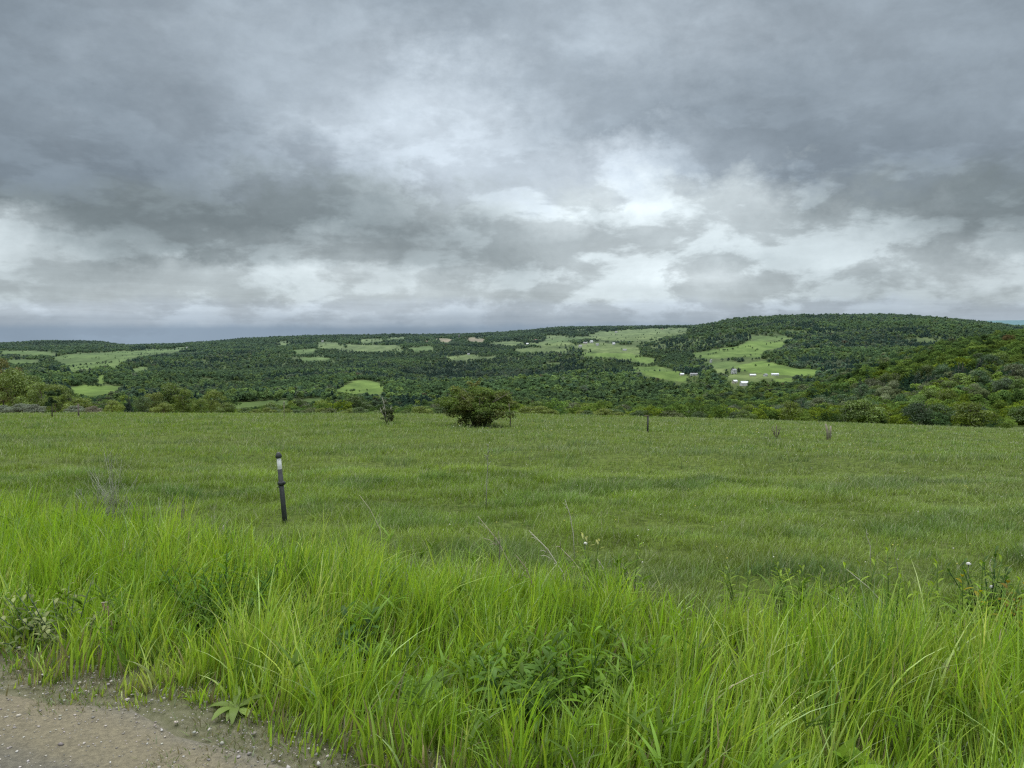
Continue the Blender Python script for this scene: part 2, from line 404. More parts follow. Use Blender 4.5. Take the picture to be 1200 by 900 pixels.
# ------------------------------------------------------------------ grass
def ribbons(base, h, w, az, lean, bend, color, segs=5, waz=None, tipdark=0.0, taper=2.1):
    """curved blades; every argument is one value per blade"""
    n = len(h); t = np.linspace(0, 1, segs + 1)[None]
    hor = h[:, None] * (lean[:, None] * t + bend[:, None] * t ** 2.2)
    ver = h[:, None] * t * np.sqrt(np.clip(1 - (lean[:, None] * .6) ** 2, .2, 1)) - h[:, None] * .42 * np.maximum(bend[:, None], 0) ** 1.3 * t ** 3
    cx = base[:, 0:1] + np.cos(az)[:, None] * hor; cy = base[:, 1:2] + np.sin(az)[:, None] * hor; cz = base[:, 2:3] + ver
    if waz is None: waz = R.uniform(0, 2 * np.pi, n)
    ww = w[:, None] * .5 * np.maximum(1 - t ** taper, .04) * (.55 + .45 * np.minimum(t * 4, 1))
    # the blade twists a little along its length
    tw = waz[:, None] + R.normal(0, .5, n)[:, None] * t
    dx = np.cos(tw) * ww; dy = np.sin(tw) * ww
    A = np.stack([cx - dx, cy - dy, cz], -1); B = np.stack([cx + dx, cy + dy, cz], -1)
    V = np.stack([A, B], 2).reshape(n, -1, 3)
    k = 2 * np.arange(segs); f = np.stack([k, k + 1, k + 3, k + 2], -1)
    Fq = (f[None] + (np.arange(n) * 2 * (segs + 1))[:, None, None]).reshape(-1, 4)
    rootc = np.array([.98, .92, .9]); tt = t[..., None]
    C = color[:, None] * (1 - (1 - rootc) * (1 - tt) * .8) * (1 + .12 * (tt - .5))
    C = np.repeat(C, 2, 1).reshape(-1, 3)
    return V.reshape(-1, 3), Fq, C

def tall_height(x, y):
    s = road_s(x, y)
    far_edge = 2.15 + (fbm(x * .9, y * .9, 3, 2) - .5) * .9 + np.clip(-x - 3.0, 0, 6) * .10
    k = sstep(-.12, .34, s + (fbm(x * 2.3, y * 2.3, 2, 11) - .5) * .35) * (1 - sstep(far_edge - .25, far_edge + .35, s))
    return k
# tufts of tall grass
NT = 12500
tt = R.uniform(-13, 7, NT); ss = R.uniform(-.25, 3.6, NT)
tx = P0[0] + tt * tdir[0] + ss * ndir[0]; ty = P0[1] + tt * tdir[1] + ss * ndir[1]
k = tall_height(tx, ty)
vis = (ty > .9) & (np.abs(tx) < ty * .78 + 1.0) & (k > .08) & (ty < 14)
# bare gaps filled with weeds
HOLES = []
def at_px(px, py, D):          # ground point under a sight line at depth D
    x = float(ucol(px, py)) * D
    return x, D, float(H(x, D))
for hx, hy, hr in [(-1.55, 4.05, .22), (-0.38, 3.3, .15), (.22, 3.35, .15), (-2.25, 3.95, .2)]:
    vis &= ((tx - hx) ** 2 + (ty - hy) ** 2 > (hr * R.uniform(.6, 1.1, NT)) ** 2)
tx, ty, k, ss = tx[vis], ty[vis], k[vis], ss[vis]; NT = len(tx)
nb = R.integers(9, 21, NT); idx = np.repeat(np.arange(NT), nb); n = len(idx)
bx = tx[idx] + R.normal(0, .035, n); by = ty[idx] + R.normal(0, .035, n)
hn = np.clip(.5 + (fbm(tx * 1.9, ty * 1.9, 3, 33) - .5) * 2.2, 0, 1)
hh = (.22 + .27 * hn + R.normal(0, .075, NT))[idx] * k[idx] ** .8 * R.uniform(.45, 1.12, n)
for hx, hy, hr in [(-.40, 3.15, .30), (.10, 3.15, .34), (.38, 3.2, .28), (1.10, 2.62, .26), (1.30, 2.55, .22), (-1.58, 4.2, .34), (-.8, 3.65, .22), (-2.25, 3.9, .3)]:
    hh = hh * (1 - .66 * np.exp(-((bx - hx) ** 2 + (by - hy) ** 2) / (hr * .8) ** 2))
hh = np.clip(hh, .05, .62)
taz = R.normal(.15, .75, NT) + np.where(R.random(NT) < .25, np.pi, 0)
az = taz[idx] + R.normal(0, .8, n)
lean = np.abs(R.normal(.08, .08, n)) + np.abs(R.normal(0, .05, NT))[idx]
bend = np.abs(R.normal(.12, .16, n)); strong = R.random(n) < .08; bend[strong] = R.uniform(.35, .85, strong.sum())
wv = R.uniform(.0050, .0132, n)
pal = np.array([(.176, .280, .042), (.220, .328, .052), (.262, .352, .070), (.108, .192, .034), (.138, .236, .060), (.34, .41, .13)])
pn = fbm(tx * .8 + 3, ty * .8, 3, 12)
ci = np.clip((pn * 4.6 - .6 + R.normal(0, .9, NT)), 0, 4.99).astype(int)
ci = np.where(R.random(NT) < .06, 5, ci)
cc = pal[ci][idx] * np.array([1.22, 1.24, .98]) * R.uniform(.62, 1.38, (n, 1)) * R.uniform(.94, 1.06, (n, 3))
dry = R.random(n) < .05; cc[dry] = np.array([.36, .32, .18]) * R.uniform(.6, 1.1, (dry.sum(), 1)); hh[dry] *= .7
edge_dry = (R.random(n) < .20) & (ss[idx] < .12); cc[edge_dry] = np.array([.26, .24, .11]) * R.uniform(.6, 1.1, (edge_dry.sum(), 1))
base = np.stack([bx, by, H(bx, by) - .01], -1)
tall = ribbons(base, hh, wv, az, lean, bend, cc, 6)
# undergrowth: short dark leaves beneath the tall blades and along the road's edge
n = 190000
t2 = R.uniform(-12, 7, n); s2 = R.uniform(-.50, 2.7, n)
x = P0[0] + t2 * tdir[0] + s2 * ndir[0]; y = P0[1] + t2 * tdir[1] + s2 * ndir[1]
patch = fbm(x * 3.2, y * 3.2, 3, 44)
kp = (y > 1.0) & (np.abs(x) < y * .8 + .8) & ((s2 > 0) | (patch + R.normal(0, .06, n) > .40 - s2 * .6)); x, y, s2 = x[kp], y[kp], s2[kp]; n = len(x)
h = R.uniform(.015, .05, n) + .07 * sstep(.1, .8, s2) * R.random(n)
cc = np.array([.150, .215, .050]) * R.uniform(.6, 1.3, (n, 1)); e = (R.random(n) < .45 - .3 * sstep(.1, .8, s2)); cc[e] = np.array([.20, .185, .085]) * R.uniform(.6, 1.25, (e.sum(), 1))
low = ribbons(np.stack([x, y, H(x, y) - .003], -1), h, R.uniform(.0025, .006, n), R.uniform(0, 6.28, n), np.abs(R.normal(.4, .3, n)), R.uniform(0, .7, n), cc, 3)
V, Fq, C = merge([tall, low])
g1 = link('roadside_grass', mesh_np('roadside_grass', V, Fq, C), M_GRASS)
tag(g1, 'tall bright green grass growing along the road edge', 'grass', kind='stuff')

# broad lance-shaped leaves mixed in among the tall blades
n = 1700
t2 = R.uniform(-10, 6, n); s2 = R.uniform(.15, 2.3, n)
x = P0[0] + t2 * tdir[0] + s2 * ndir[0]; y = P0[1] + t2 * tdir[1] + s2 * ndir[1]
kp = (y > 1.2) & (np.abs(x) < y * .8 + .8) & (fbm(x * 1.5 + 7, y * 1.5, 3, 91) > .54); x, y = x[kp], y[kp]
n = len(x); rep_ = 7; xi = np.repeat(x, rep_); yi = np.repeat(y, rep_); m_ = len(xi)
hb = np.repeat(R.uniform(.02, .26, n), rep_) + R.uniform(-.02, .03, m_)
cc = np.array([.135, .240, .034]) * np.repeat(R.uniform(.55, 1.25, (n, 1)), rep_, 0) * R.uniform(.8, 1.2, (m_, 1))
V, Fq, C = ribbons(np.stack([xi, yi, H(xi, yi) + np.maximum(hb, 0)], -1), R.uniform(.05, .12, m_), R.uniform(.009, .018, m_), R.uniform(0, 6.283, m_), R.uniform(.5, 1.3, m_), R.uniform(.1, .7, m_), cc, 5, taper=2.6)
hl = link('roadside_weeds', mesh_np('roadside_weeds', V, Fq, C), M_LEAF)
tag(hl, 'low broad-leaved green weeds mixed into the tall roadside grass', 'weeds', kind='stuff')

# meadow grass
def meadow_blades(n, d0, d1, pw, hmul, segs=3):
    r = R.random(n); e = 2 - pw
    D = (d0 ** e + r * (d1 ** e - d0 ** e)) ** (1 / e)
    u = R.uniform(-.80, .80, n); x = u * D; y = D
    tuft = fbm(x * 1.7, y * 1.7, 3, 6); big = fbm(x * .16, y * .42, 4, 15)
    k = tall_height(x, y)
    ok = (road_s(x, y) > 1.5) & (k < .6)
    # clumps: fewer blades between tufts
    ok &= R.random(n) < np.clip(.35 + 2.2 * (tuft - .35), .15, 1)
    x, y, D, tuft, big = x[ok], y[ok], D[ok], tuft[ok], big[ok]; n = len(x)
    h = (.045 + .10 * np.clip(tuft - .25, 0, 1) + .08 * np.clip(big - .5, -.2, .5)) * R.uniform(.6, 1.5, n) * hmul
    h = np.clip(h, .03, .42) * (1 + .35 * sstep(10, 45, D))
    w = np.maximum(R.uniform(.003, .006, n), D / 1024. * R.uniform(.55, 1.1, n))
    c1 = np.array([.162, .250, .042]); c2 = np.array([.235, .332, .062]); c3 = np.array([.195, .252, .080])
    a = np.clip(fbm(x * .45, y * .8, 3, 70) * 2.6 - .8, 0, 1)[:, None]; b = np.clip(fbm(x * .12 + 8, y * .35, 3, 90) * 3 - 1.25, 0, 1)[:, None]
    c = c1 * (1 - a) + c2 * a; c = c * (1 - .75 * b) + c3 * .75 * b
    gp = np.clip(fbm(x * .5, y * 1.1, 3, 130) * 5 - 3.1, 0, 1)[:, None]; c = c * (1 - .5 * gp) + np.array([.10, .19, .05]) * .5 * gp
    c = c * R.uniform(.60, 1.32, (n, 1)) * ((1 + .75 * (fbm(x * 1.3, y * 1.9, 3, 180) - .5)) * (1 + .2 * (fbm(x * .30, y * .6, 3, 280) - .5)))[:, None] * R.uniform(.95, 1.05, (n, 3))
    yel = sstep(14, 48, D)[:, None]; c = c * (1 - .45 * yel) + np.array([.190, .270, .062]) * .45 * yel
    wd = (fbm(x * .9 + 5, y * 1.3, 3, 310) > .635); h = np.where(wd, h * 1.4, h); c[wd] = c[wd] * np.array([.85, .90, 1.15])
    pale = R.random(n) < .08 + .06 * sstep(8, 40, D); c[pale] = np.array([.36, .39, .22]) * R.uniform(.7, 1.15, (pale.sum(), 1)); h[pale] *= 1.25
    w[pale] *= .6
    az = R.uniform(0, 6.283, n); az = np.where(R.random(n) < .3, R.normal(.2, .8, n), az)
    return ribbons(np.stack([x, y, H(x, y) - .01], -1), h, w, az, np.abs(R.normal(.22, .18, n)), R.uniform(0, .55, n), c, segs)
M_MEAD = leafy_mat('meadow_blades', trans=.38, gloss=.03)
V, Fq, C = merge([meadow_blades(420000, 3.2, 14, 1.1, 1.0, 3), meadow_blades(380000, 9, 62, 1.45, 1.1, 3)])
g2 = link('meadow_grass', mesh_np('meadow_grass', V, Fq, C), M_MEAD)
tag(g2, 'short green grass covering the open meadow', 'grass', kind='stuff')

# ------------------------------------------------------------------ trees
def lumps(n, rx, rz, zc, r0, r1, flat=.0, seedpts=None):
    out = []
    for i in range(n):
        a = random.uniform(0, 6.283); q = random.random() ** .5 * .85; z = random.uniform(-.8, .95)
        k = math.sqrt(max(0, 1 - z * z)) * q
        out.append((math.cos(a) * k * rx, math.sin(a) * k * rx, zc + z * rz * .85, random.uniform(r0, r1)))
    return out
def leaf_cloud(L, per, size, sq=1.0, flatness=.8, rise=0.0, colj=.28):
    """leaf clumps over a list of lumps (x,y,z,r): folded diamond faces turned mostly outwards"""
    L = np.array(L); tot = L[:, 3] ** 2; cnt = np.maximum((per * tot / tot.sum()).astype(int), 3)
    idx = np.repeat(np.arange(len(L)), cnt); n = len(idx)
    d = R.normal(size=(n, 3)); d /= np.linalg.norm(d, axis=1)[:, None]; d[:, 2] = np.where(d[:, 2] < -.35, -d[:, 2], d[:, 2])
    rr = L[idx, 3:4] * R.uniform(.55, 1.08, (n, 1))
    c = L[idx, :3] + d * rr * np.array([1, 1, flatness])
    nn = d + R.normal(0, .55, (n, 3)); nn[:, 2] += .25; nn /= np.linalg.norm(nn, axis=1)[:, None]
    a = np.cross(nn, R.normal(size=(n, 3))); a /= np.linalg.norm(a, axis=1)[:, None]; b = np.cross(nn, a)
    s = size * R.uniform(.55, 1.35, (n, 1))
    V = np.stack([c - a * s, c - b * s * .55 * sq + nn * s * .15, c + a * s, c + b * s * .55 * sq + nn * s * .15], 1)
    Fq = np.arange(n * 4).reshape(-1, 4)
    lv = R.uniform(1 - colj * .6, 1 + colj * .6, len(L))[idx]
    C = (lv * R.uniform(1 - colj, 1 + colj, n))[:, None] * R.uniform(.94, 1.06, (n, 3))
    return V.reshape(-1, 3), Fq, np.repeat(C, 4, 0)
def tube(pts, rad, ns=6, color=(1, 1, 1)):
    pts = np.array(pts, float); n = len(pts); rad = np.array(rad, float)
    tg = np.gradient(pts, axis=0); tg /= np.linalg.norm(tg, axis=1)[:, None] + 1e-9
    ref = np.array([1., 0, 0]) if abs(tg[0, 0]) < .8 else np.array([0, 1., 0])
    a = np.cross(tg, ref); a /= np.linalg.norm(a, axis=1)[:, None] + 1e-9; b = np.cross(tg, a)
    th = np.linspace(0, 2 * np.pi, ns, endpoint=False)
    V = pts[:, None] + rad[:, None, None] * (np.cos(th)[None, :, None] * a[:, None] + np.sin(th)[None, :, None] * b[:, None])
    f = []
    for i in range(n - 1):
        for j in range(ns):
            k = (j + 1) % ns; f.append((i * ns + j, i * ns + k, (i + 1) * ns + k, (i + 1) * ns + j))
    V = V.reshape(-1, 3)
    # caps as quads collapsed to a centre point
    m = len(V); V = np.vstack([V, pts[0], pts[-1]])
    for j in range(0, ns, 2):
        f.append((m, (j + 2) % ns, (j + 1) % ns, j)); o = (n - 1) * ns; f.append((m + 1, o + j, o + (j + 1) % ns, o + (j + 2) % ns))
    return V, np.array(f), np.array(color, float)
def trunk_mesh(h, r, limbs, spread, multi=1):
    parts = []
    for q in range(multi):
        ox, oy = random.uniform(-.12, .12) * (multi > 1) * h * .3, random.uniform(-.12, .12) * (multi > 1) * h * .3
        pts = [(ox + random.uniform(-.02, .02) * h * i, oy + random.uniform(-.02, .02) * h * i, h * .8 * i / 5 - .15 * (i == 0)) for i in range(6)]
        parts.append(tube(pts, [r * (1 - .16 * i) * (1.25 if i == 0 else 1) for i in range(6)], 6))
        for k in range(limbs):
            i = random.randint(1, 4); p = np.array(pts[i]); a = random.uniform(0, 6.28)
            e = p + np.array([math.cos(a) * spread, math.sin(a) * spread, random.uniform(.15, .3) * h])
            mid = (p + e) / 2 + np.array([0, 0, -.04 * h])
            parts.append(tube([p, mid, e], [r * .45, r * .3, r * .12], 4))
    V, f, c = merge(parts)
    return mesh_np('trunk', V, f)
def unit_tree(kind, leaves, size):
    """crown in a unit of height 1 (base at z = 0)"""
    if kind == 'round':  L = lumps(24, .36, .46, .52, .10, .20)
    elif kind == 'tall': L = lumps(24, .26, .50, .52, .08, .17)
    elif kind == 'wide': L = lumps(28, .50, .46, .48, .11, .21)
    elif kind == 'oak':  L = lumps(30, .44, .44, .54, .08, .18)
    elif kind == 'shrub': L = lumps(22, .55, .42, .45, .12, .24)
    else:
        L = []
        for i in range(22):
            z = .12 + .85 * (i / 21); r = (1 - z) * .27 + .015
            for k in range(max(1, int(5 * (1 - z) + 1))):
                a = random.uniform(0, 6.28); L.append((math.cos(a) * r * .6, math.sin(a) * r * .6, z, r * .62 + .012))
    return leaf_cloud(L, leaves, size)
KINDS = ['round', 'tall', 'wide', 'oak', 'shrub', 'conifer']
near_crowns, near_trunks = [], []
for kd in KINDS + ['round', 'oak', 'tall', 'wide']:
    v, f, cl = unit_tree(kd, 5200, .019 if kd != 'shrub' else .024)
    m = mesh_np('crown', v, f, cl); m.materials.append(M_CROWN); near_crowns.append(m)
    t = trunk_mesh(1.0, .022 if kd != 'shrub' else .014, 7, .22 if kd not in ('conifer', 'tall') else .1, 3 if kd == 'shrub' else 1); t.materials.append(M_BARK); near_trunks.append(t)
VK = [0, 1, 2, 3, 4, 5, 0, 3, 1, 2]
lib_mid = bpy.data.collections.new('forest_tree_shapes'); lib_far = bpy.data.collections.new('distant_tree_shapes')
for i, kd in enumerate(['round', 'tall', 'wide', 'oak', 'shrub', 'conifer', 'round', 'oak']):
    v, f, cl = unit_tree(kd, 1500, .036); m = mesh_np('crown', v, f, cl); m.materials.append(M_CROWN_I)
    o = bpy.data.objects.new('tree_shape_%02d' % i, m); lib_mid.objects.link(o)
    v, f, cl = unit_tree(kd, 200, .105); cl = 1 + (cl - 1) * .5; m = mesh_np('crown', v, f, cl); m.materials.append(M_CROWN_I)
    o = bpy.data.objects.new('distant_shape_%02d' % i, m); lib_far.objects.link(o)

BROAD = np.array([(.090, .142, .040), (.120, .180, .042), (.160, .220, .048), (.075, .122, .048), (.135, .155, .070), (.110, .152, .074)])
YELL = np.array([.190, .235, .035]); CONI = np.array([.040, .072, .044]); RED = np.array([.15, .105, .045])
def sight_max(D, u, extra):
    """highest ground slope between the eye and depth D, per point"""
    Dg = np.exp(np.linspace(math.log(48), math.log(7000), 260)); Ug = np.linspace(-.95, .95, 230)
    UU, DD = np.meshgrid(Ug, Dg, indexing='ij'); Hh = (H(UU * DD, DD) + np.where(DD > 260, extra, 0) - EYE) / DD
    fm = np.maximum.accumulate(Hh, axis=1)
    i = np.clip(((u - Ug[0]) / (Ug[1] - Ug[0])), 0, 228.9); j = np.clip((np.log(D * .97) - math.log(48)) / (math.log(7000 / 48) / 259), 0, 258)
    return fm[i.astype(int), j.astype(int)]
HOUSE_SPOTS = []
for a_, b_ in [(860,438),(872,452),(861,449),(813,440),(799,440),(833,425),(908,440),(897,441),(882,441),(722,390),(776,386.5),(221,408),(378,401),(549,416),(618,404),(680,407),(686,403.5),(693,402),(700,405),(719,404),(732,411),(628,399),(500,401)]:
    q_ = find_ground(a_, b_, 900, 6000); HOUSE_SPOTS.append((q_[0] / q_[1], q_[1]))
X_, Y_, H_, K_, C_ = [], [], [], [], []
for d0, d1, sp in [(88, 200, 4.6), (200, 900, 6.6), (900, 1500, 8.0), (1500, 2400, 8.6), (2400, 3600, 10.6), (3600, 5600, 14.5)]:
    A = .86 * (d1 ** 2 - d0 ** 2); n = int(A / sp ** 2 * 1.0)
    D = np.sqrt(R.uniform(d0 ** 2, d1 ** 2, n)); u = R.uniform(-.86, .86, n); x = u * D; y = D
    if d0 < 200:      # field margin: the trees start further back on the left
        dens = fbm(x / 14, y / 14, 2, 60); lim = np.where(u > .30, 94, np.where(u > -.05, 100, 118)); ok = (D > lim) & (dens > .30)
        ok &= ~((u < -.30) & (D < 150)); x, y, D, u = x[ok], y[ok], D[ok], u[ok]
    g = H(x, y); n = len(x)
    h = np.clip(np.exp(R.normal(math.log(10.5), .24, n)), 5.5, 17) * (1 + .25 * (fbm(x / 90, y / 90, 2, 31) - .5))
    if d0 < 200: h = R.uniform(1.8, 3.9, n) * np.where(u > .33, 1.1 + .4 * sstep(110, 190, D), 1.0)
    elif d0 == 200: h = h * np.clip(.45 + (D - 200) / 380, .5, .92)
    elif d0 >= 1500: h = h * .84
    h = h * max(1, sp / 11.0)
    fid = field_id(x, y, g, 1.0)
    for q in (.45, .8): fid = np.maximum(fid, field_id(x, y, g + h * q, 1.0))
    hedge = R.random(n) < np.where(np.abs(fbm(x / 150, y / 150, 2, 19) - .5) < .010, .55, .0012)
    ok = (fid < 0) | hedge
    gap = fbm(x / 130, y / 130, 3, 77)
    ok &= ~((D > 1000) & (gap < .27))
    top = (g + h - EYE) / D
    ok &= top > sight_max(D, u, 4.0) - .0015
    x, y, g, h, D, u, fid = x[ok], y[ok], g[ok], h[ok], D[ok], u[ok], fid[ok]; n = len(x)
    h = np.where(fid >= 0, h * .55, h)
    hide = np.zeros(n, bool)
    for hp_ in HOUSE_SPOTS: hide |= (np.abs((u - hp_[0]) * 900) < 7) & (D > hp_[1] - 170) & (D < hp_[1] + 14)
    stand = fbm(x / 170, y / 170, 3, 50); stand2 = fbm(x / 60, y / 60, 2, 52)
    con = (stand > .56) & (stand2 > .45) & (R.random(n) < .85) | (R.random(n) < .03)
    con &= D > 350
    ci = np.clip((stand - .5) * 9 + 2.4 + R.normal(0, 1.0, n), 0, 5).astype(int)
    fz = float(np.clip((d0 - 600) / 1500, 0, 1)); c = BROAD[ci] * (1 + .12 * fz) * R.uniform(.62 + .16 * fz, 1.32 - .14 * fz, (n, 1)) * (1 + .9 * (fbm(x / 75, y / 75, 3, 61) - .5))[:, None] * np.array([.98, .93, 1.0])
    yl = R.random(n) < np.where(D < 230, .30, .05); c[yl] = YELL * R.uniform(.65, 1.05, (yl.sum(), 1))
    rd = (R.random(n) < .004) & (D > 300); c[rd] = RED * R.uniform(.7, 1.1, (rd.sum(), 1))
    h = np.where(hide, np.minimum(h, R.uniform(1.5, 4.0, n)), h)
    c[con] = CONI * (1 + .35 * fz) * R.uniform(.8, 1.2, (con.sum(), 1))
    kd = R.choice([0, 1, 2, 3, 6, 7], n); kd = np.where((D < 200) & (R.random(n) < .75), 4, kd); kd = np.where(con, 5, kd); kd = np.where((h < 4.2) & ~con, 4, kd)
    rr_ = 1 - np.abs(2 * fbm(x / 620.0 + 5, y / 900.0, 3, 41) - 1) * 2.2      # relief shading painted into crowns: lighter on spurs, darker in hollows, so folds read
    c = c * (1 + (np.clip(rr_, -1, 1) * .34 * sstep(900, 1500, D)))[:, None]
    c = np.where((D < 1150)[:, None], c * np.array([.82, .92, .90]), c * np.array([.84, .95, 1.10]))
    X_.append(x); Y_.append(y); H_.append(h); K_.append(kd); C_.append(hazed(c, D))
x, y, h, kd, c = map(np.concatenate, (X_, Y_, H_, K_, C_)); g = H(x, y)
print('forest trees', len(x))
size_px = h / y * 900
px, py = proj(x, y, g + h)
inview = (px > -10) & (px < 1210)
order = np.argsort(-np.where(inview, size_px, 0)); NI = 285
indiv = np.zeros(len(x), bool); indiv[order[:NI]] = True

def gn_scatter(name, x, y, g, h, kd, c, coll):
    n = len(x)
    me = bpy.data.meshes.new(name); me.vertices.add(n); me.vertices.foreach_set('co', np.stack([x, y, g - .03 * h], -1).astype(np.float32).ravel())
    w = R.uniform(.95, 1.30, n)
    a = me.attributes.new('tscale', 'FLOAT_VECTOR', 'POINT'); a.data.foreach_set('vector', np.stack([h * w, h * w, h], -1).astype(np.float32).ravel())
    a = me.attributes.new('trot', 'FLOAT_VECTOR', 'POINT'); a.data.foreach_set('vector', np.stack([x * 0, x * 0, R.uniform(0, 6.28, n)], -1).astype(np.float32).ravel())
    a = me.attributes.new('tid', 'INT', 'POINT'); a.data.foreach_set('value', kd.astype(np.int32))
    cc = np.ones((n, 4), np.float32); cc[:, :3] = c
    a = me.attributes.new('tcol', 'FLOAT_COLOR', 'POINT'); a.data.foreach_set('color', cc.ravel())
    ob = link(name, me)
    ng = bpy.data.node_groups.new(name, 'GeometryNodeTree')
    ng.interface.new_socket('Geometry', in_out='INPUT', socket_type='NodeSocketGeometry'); ng.interface.new_socket('Geometry', in_out='OUTPUT', socket_type='NodeSocketGeometry')
    N = ng.nodes; L = ng.links; gi = N.new('NodeGroupInput'); go = N.new('NodeGroupOutput')
    ip = N.new('GeometryNodeInstanceOnPoints'); ci = N.new('GeometryNodeCollectionInfo'); ci.inputs[0].default_value = coll
    ci.inputs['Separate Children'].default_value = True; ci.inputs['Reset Children'].default_value = True
    def na(nm, ty):
        q = N.new('GeometryNodeInputNamedAttribute'); q.data_type = ty; q.inputs['Name'].default_value = nm; return q.outputs['Attribute']
    m2p = N.new('GeometryNodeMeshToPoints')
    L.new(gi.outputs[0], m2p.inputs[0]); L.new(m2p.outputs[0], ip.inputs['Points']); L.new(ci.outputs[0], ip.inputs['Instance'])
    ip.inputs['Pick Instance'].default_value = True
    L.new(na('tid', 'INT'), ip.inputs['Instance Index']); L.new(na('trot', 'FLOAT_VECTOR'), ip.inputs['Rotation']); L.new(na('tscale', 'FLOAT_VECTOR'), ip.inputs['Scale'])
    L.new(ip.outputs[0], go.inputs[0])
    md = ob.modifiers.new('scatter', 'NODES'); md.node_group = ng
    return ob
mid = (~indiv) & (y < 1100); far = (~indiv) & (y >= 1100)
fo = gn_scatter('valley_forest', x[mid], y[mid], g[mid], h[mid], kd[mid], c[mid], lib_mid)
tag(fo, 'dense green broadleaf forest filling the near side of the valley', 'forest', kind='stuff')
fo = gn_scatter('distant_forest', x[far], y[far], g[far], h[far], kd[far], c[far], lib_far)
tag(fo, 'distant woods and hedgerows covering the hills across the valley', 'forest', kind='stuff')
print('mid', mid.sum(), 'far', far.sum())

def put_tree(name, x, y, h, kd, c, label, group, wid=1.1, rz=None, cat='tree'):
    z = float(H(x, y))
    t = thing(name, (x, y, z - .02 * h), label, cat, group, random.uniform(0, 6.28) if rz is None else rz)
    a = link('trunk', near_trunks[kd], None, t); b = link('crown', near_crowns[kd], None, t)
    a.scale = b.scale = (h * wid, h * wid, h); b.color = (*c, 1)
    return t
def describe(c, kd):
    if kd == 5: return 'dark green conifer'
    r = c[0] / c[1]; l = c[1]
    if r > 1.0: return 'reddish brown leafy tree'
    if r > .74 and l > .13: return 'yellow-green leafy tree'
    if l > .15: return 'bright green leafy tree'
    if l < .095: return 'dark green leafy tree'
    if r > .66: return 'olive green leafy tree'
    return 'mid green leafy tree'
for i in np.nonzero(indiv)[0]:
    k = int(kd[i]); k = {6: 6, 7: 7}.get(k, k)
    if k in (0, 1, 2, 3) and random.random() < .5: k = {0: 6, 1: 8, 2: 9, 3: 7}[k]
    u = x[i] / y[i]
    if y[i] < 200:
        if h[i] < 4.2: desc = describe(c[i], k).replace('tree', 'bush')
        else: desc = describe(c[i], k)
        where = 'along the meadow edge below the village' if u > .05 else 'along the meadow edge beyond the lone bush' if u > -.3 else 'behind the meadow edge beneath the big left field'
        if u > .33: where = 'at the meadow edge below the wooded hillside'
    else:
        desc = describe(c[i], k)
        where = 'among the woods on the steep hillside behind the pale twin post' if u > .3 else 'in the woods just beyond the meadow edge'
    nm = 'bush' if desc.endswith('bush') else 'conifer' if k == 5 else 'broadleaf_tree'
    put_tree(nm, float(x[i]), float(y[i]), float(h[i]), k, c[i], desc + ' ' + where, desc + 's ' + where, random.uniform(.95, 1.25), cat='bush' if nm == 'bush' else 'tree')

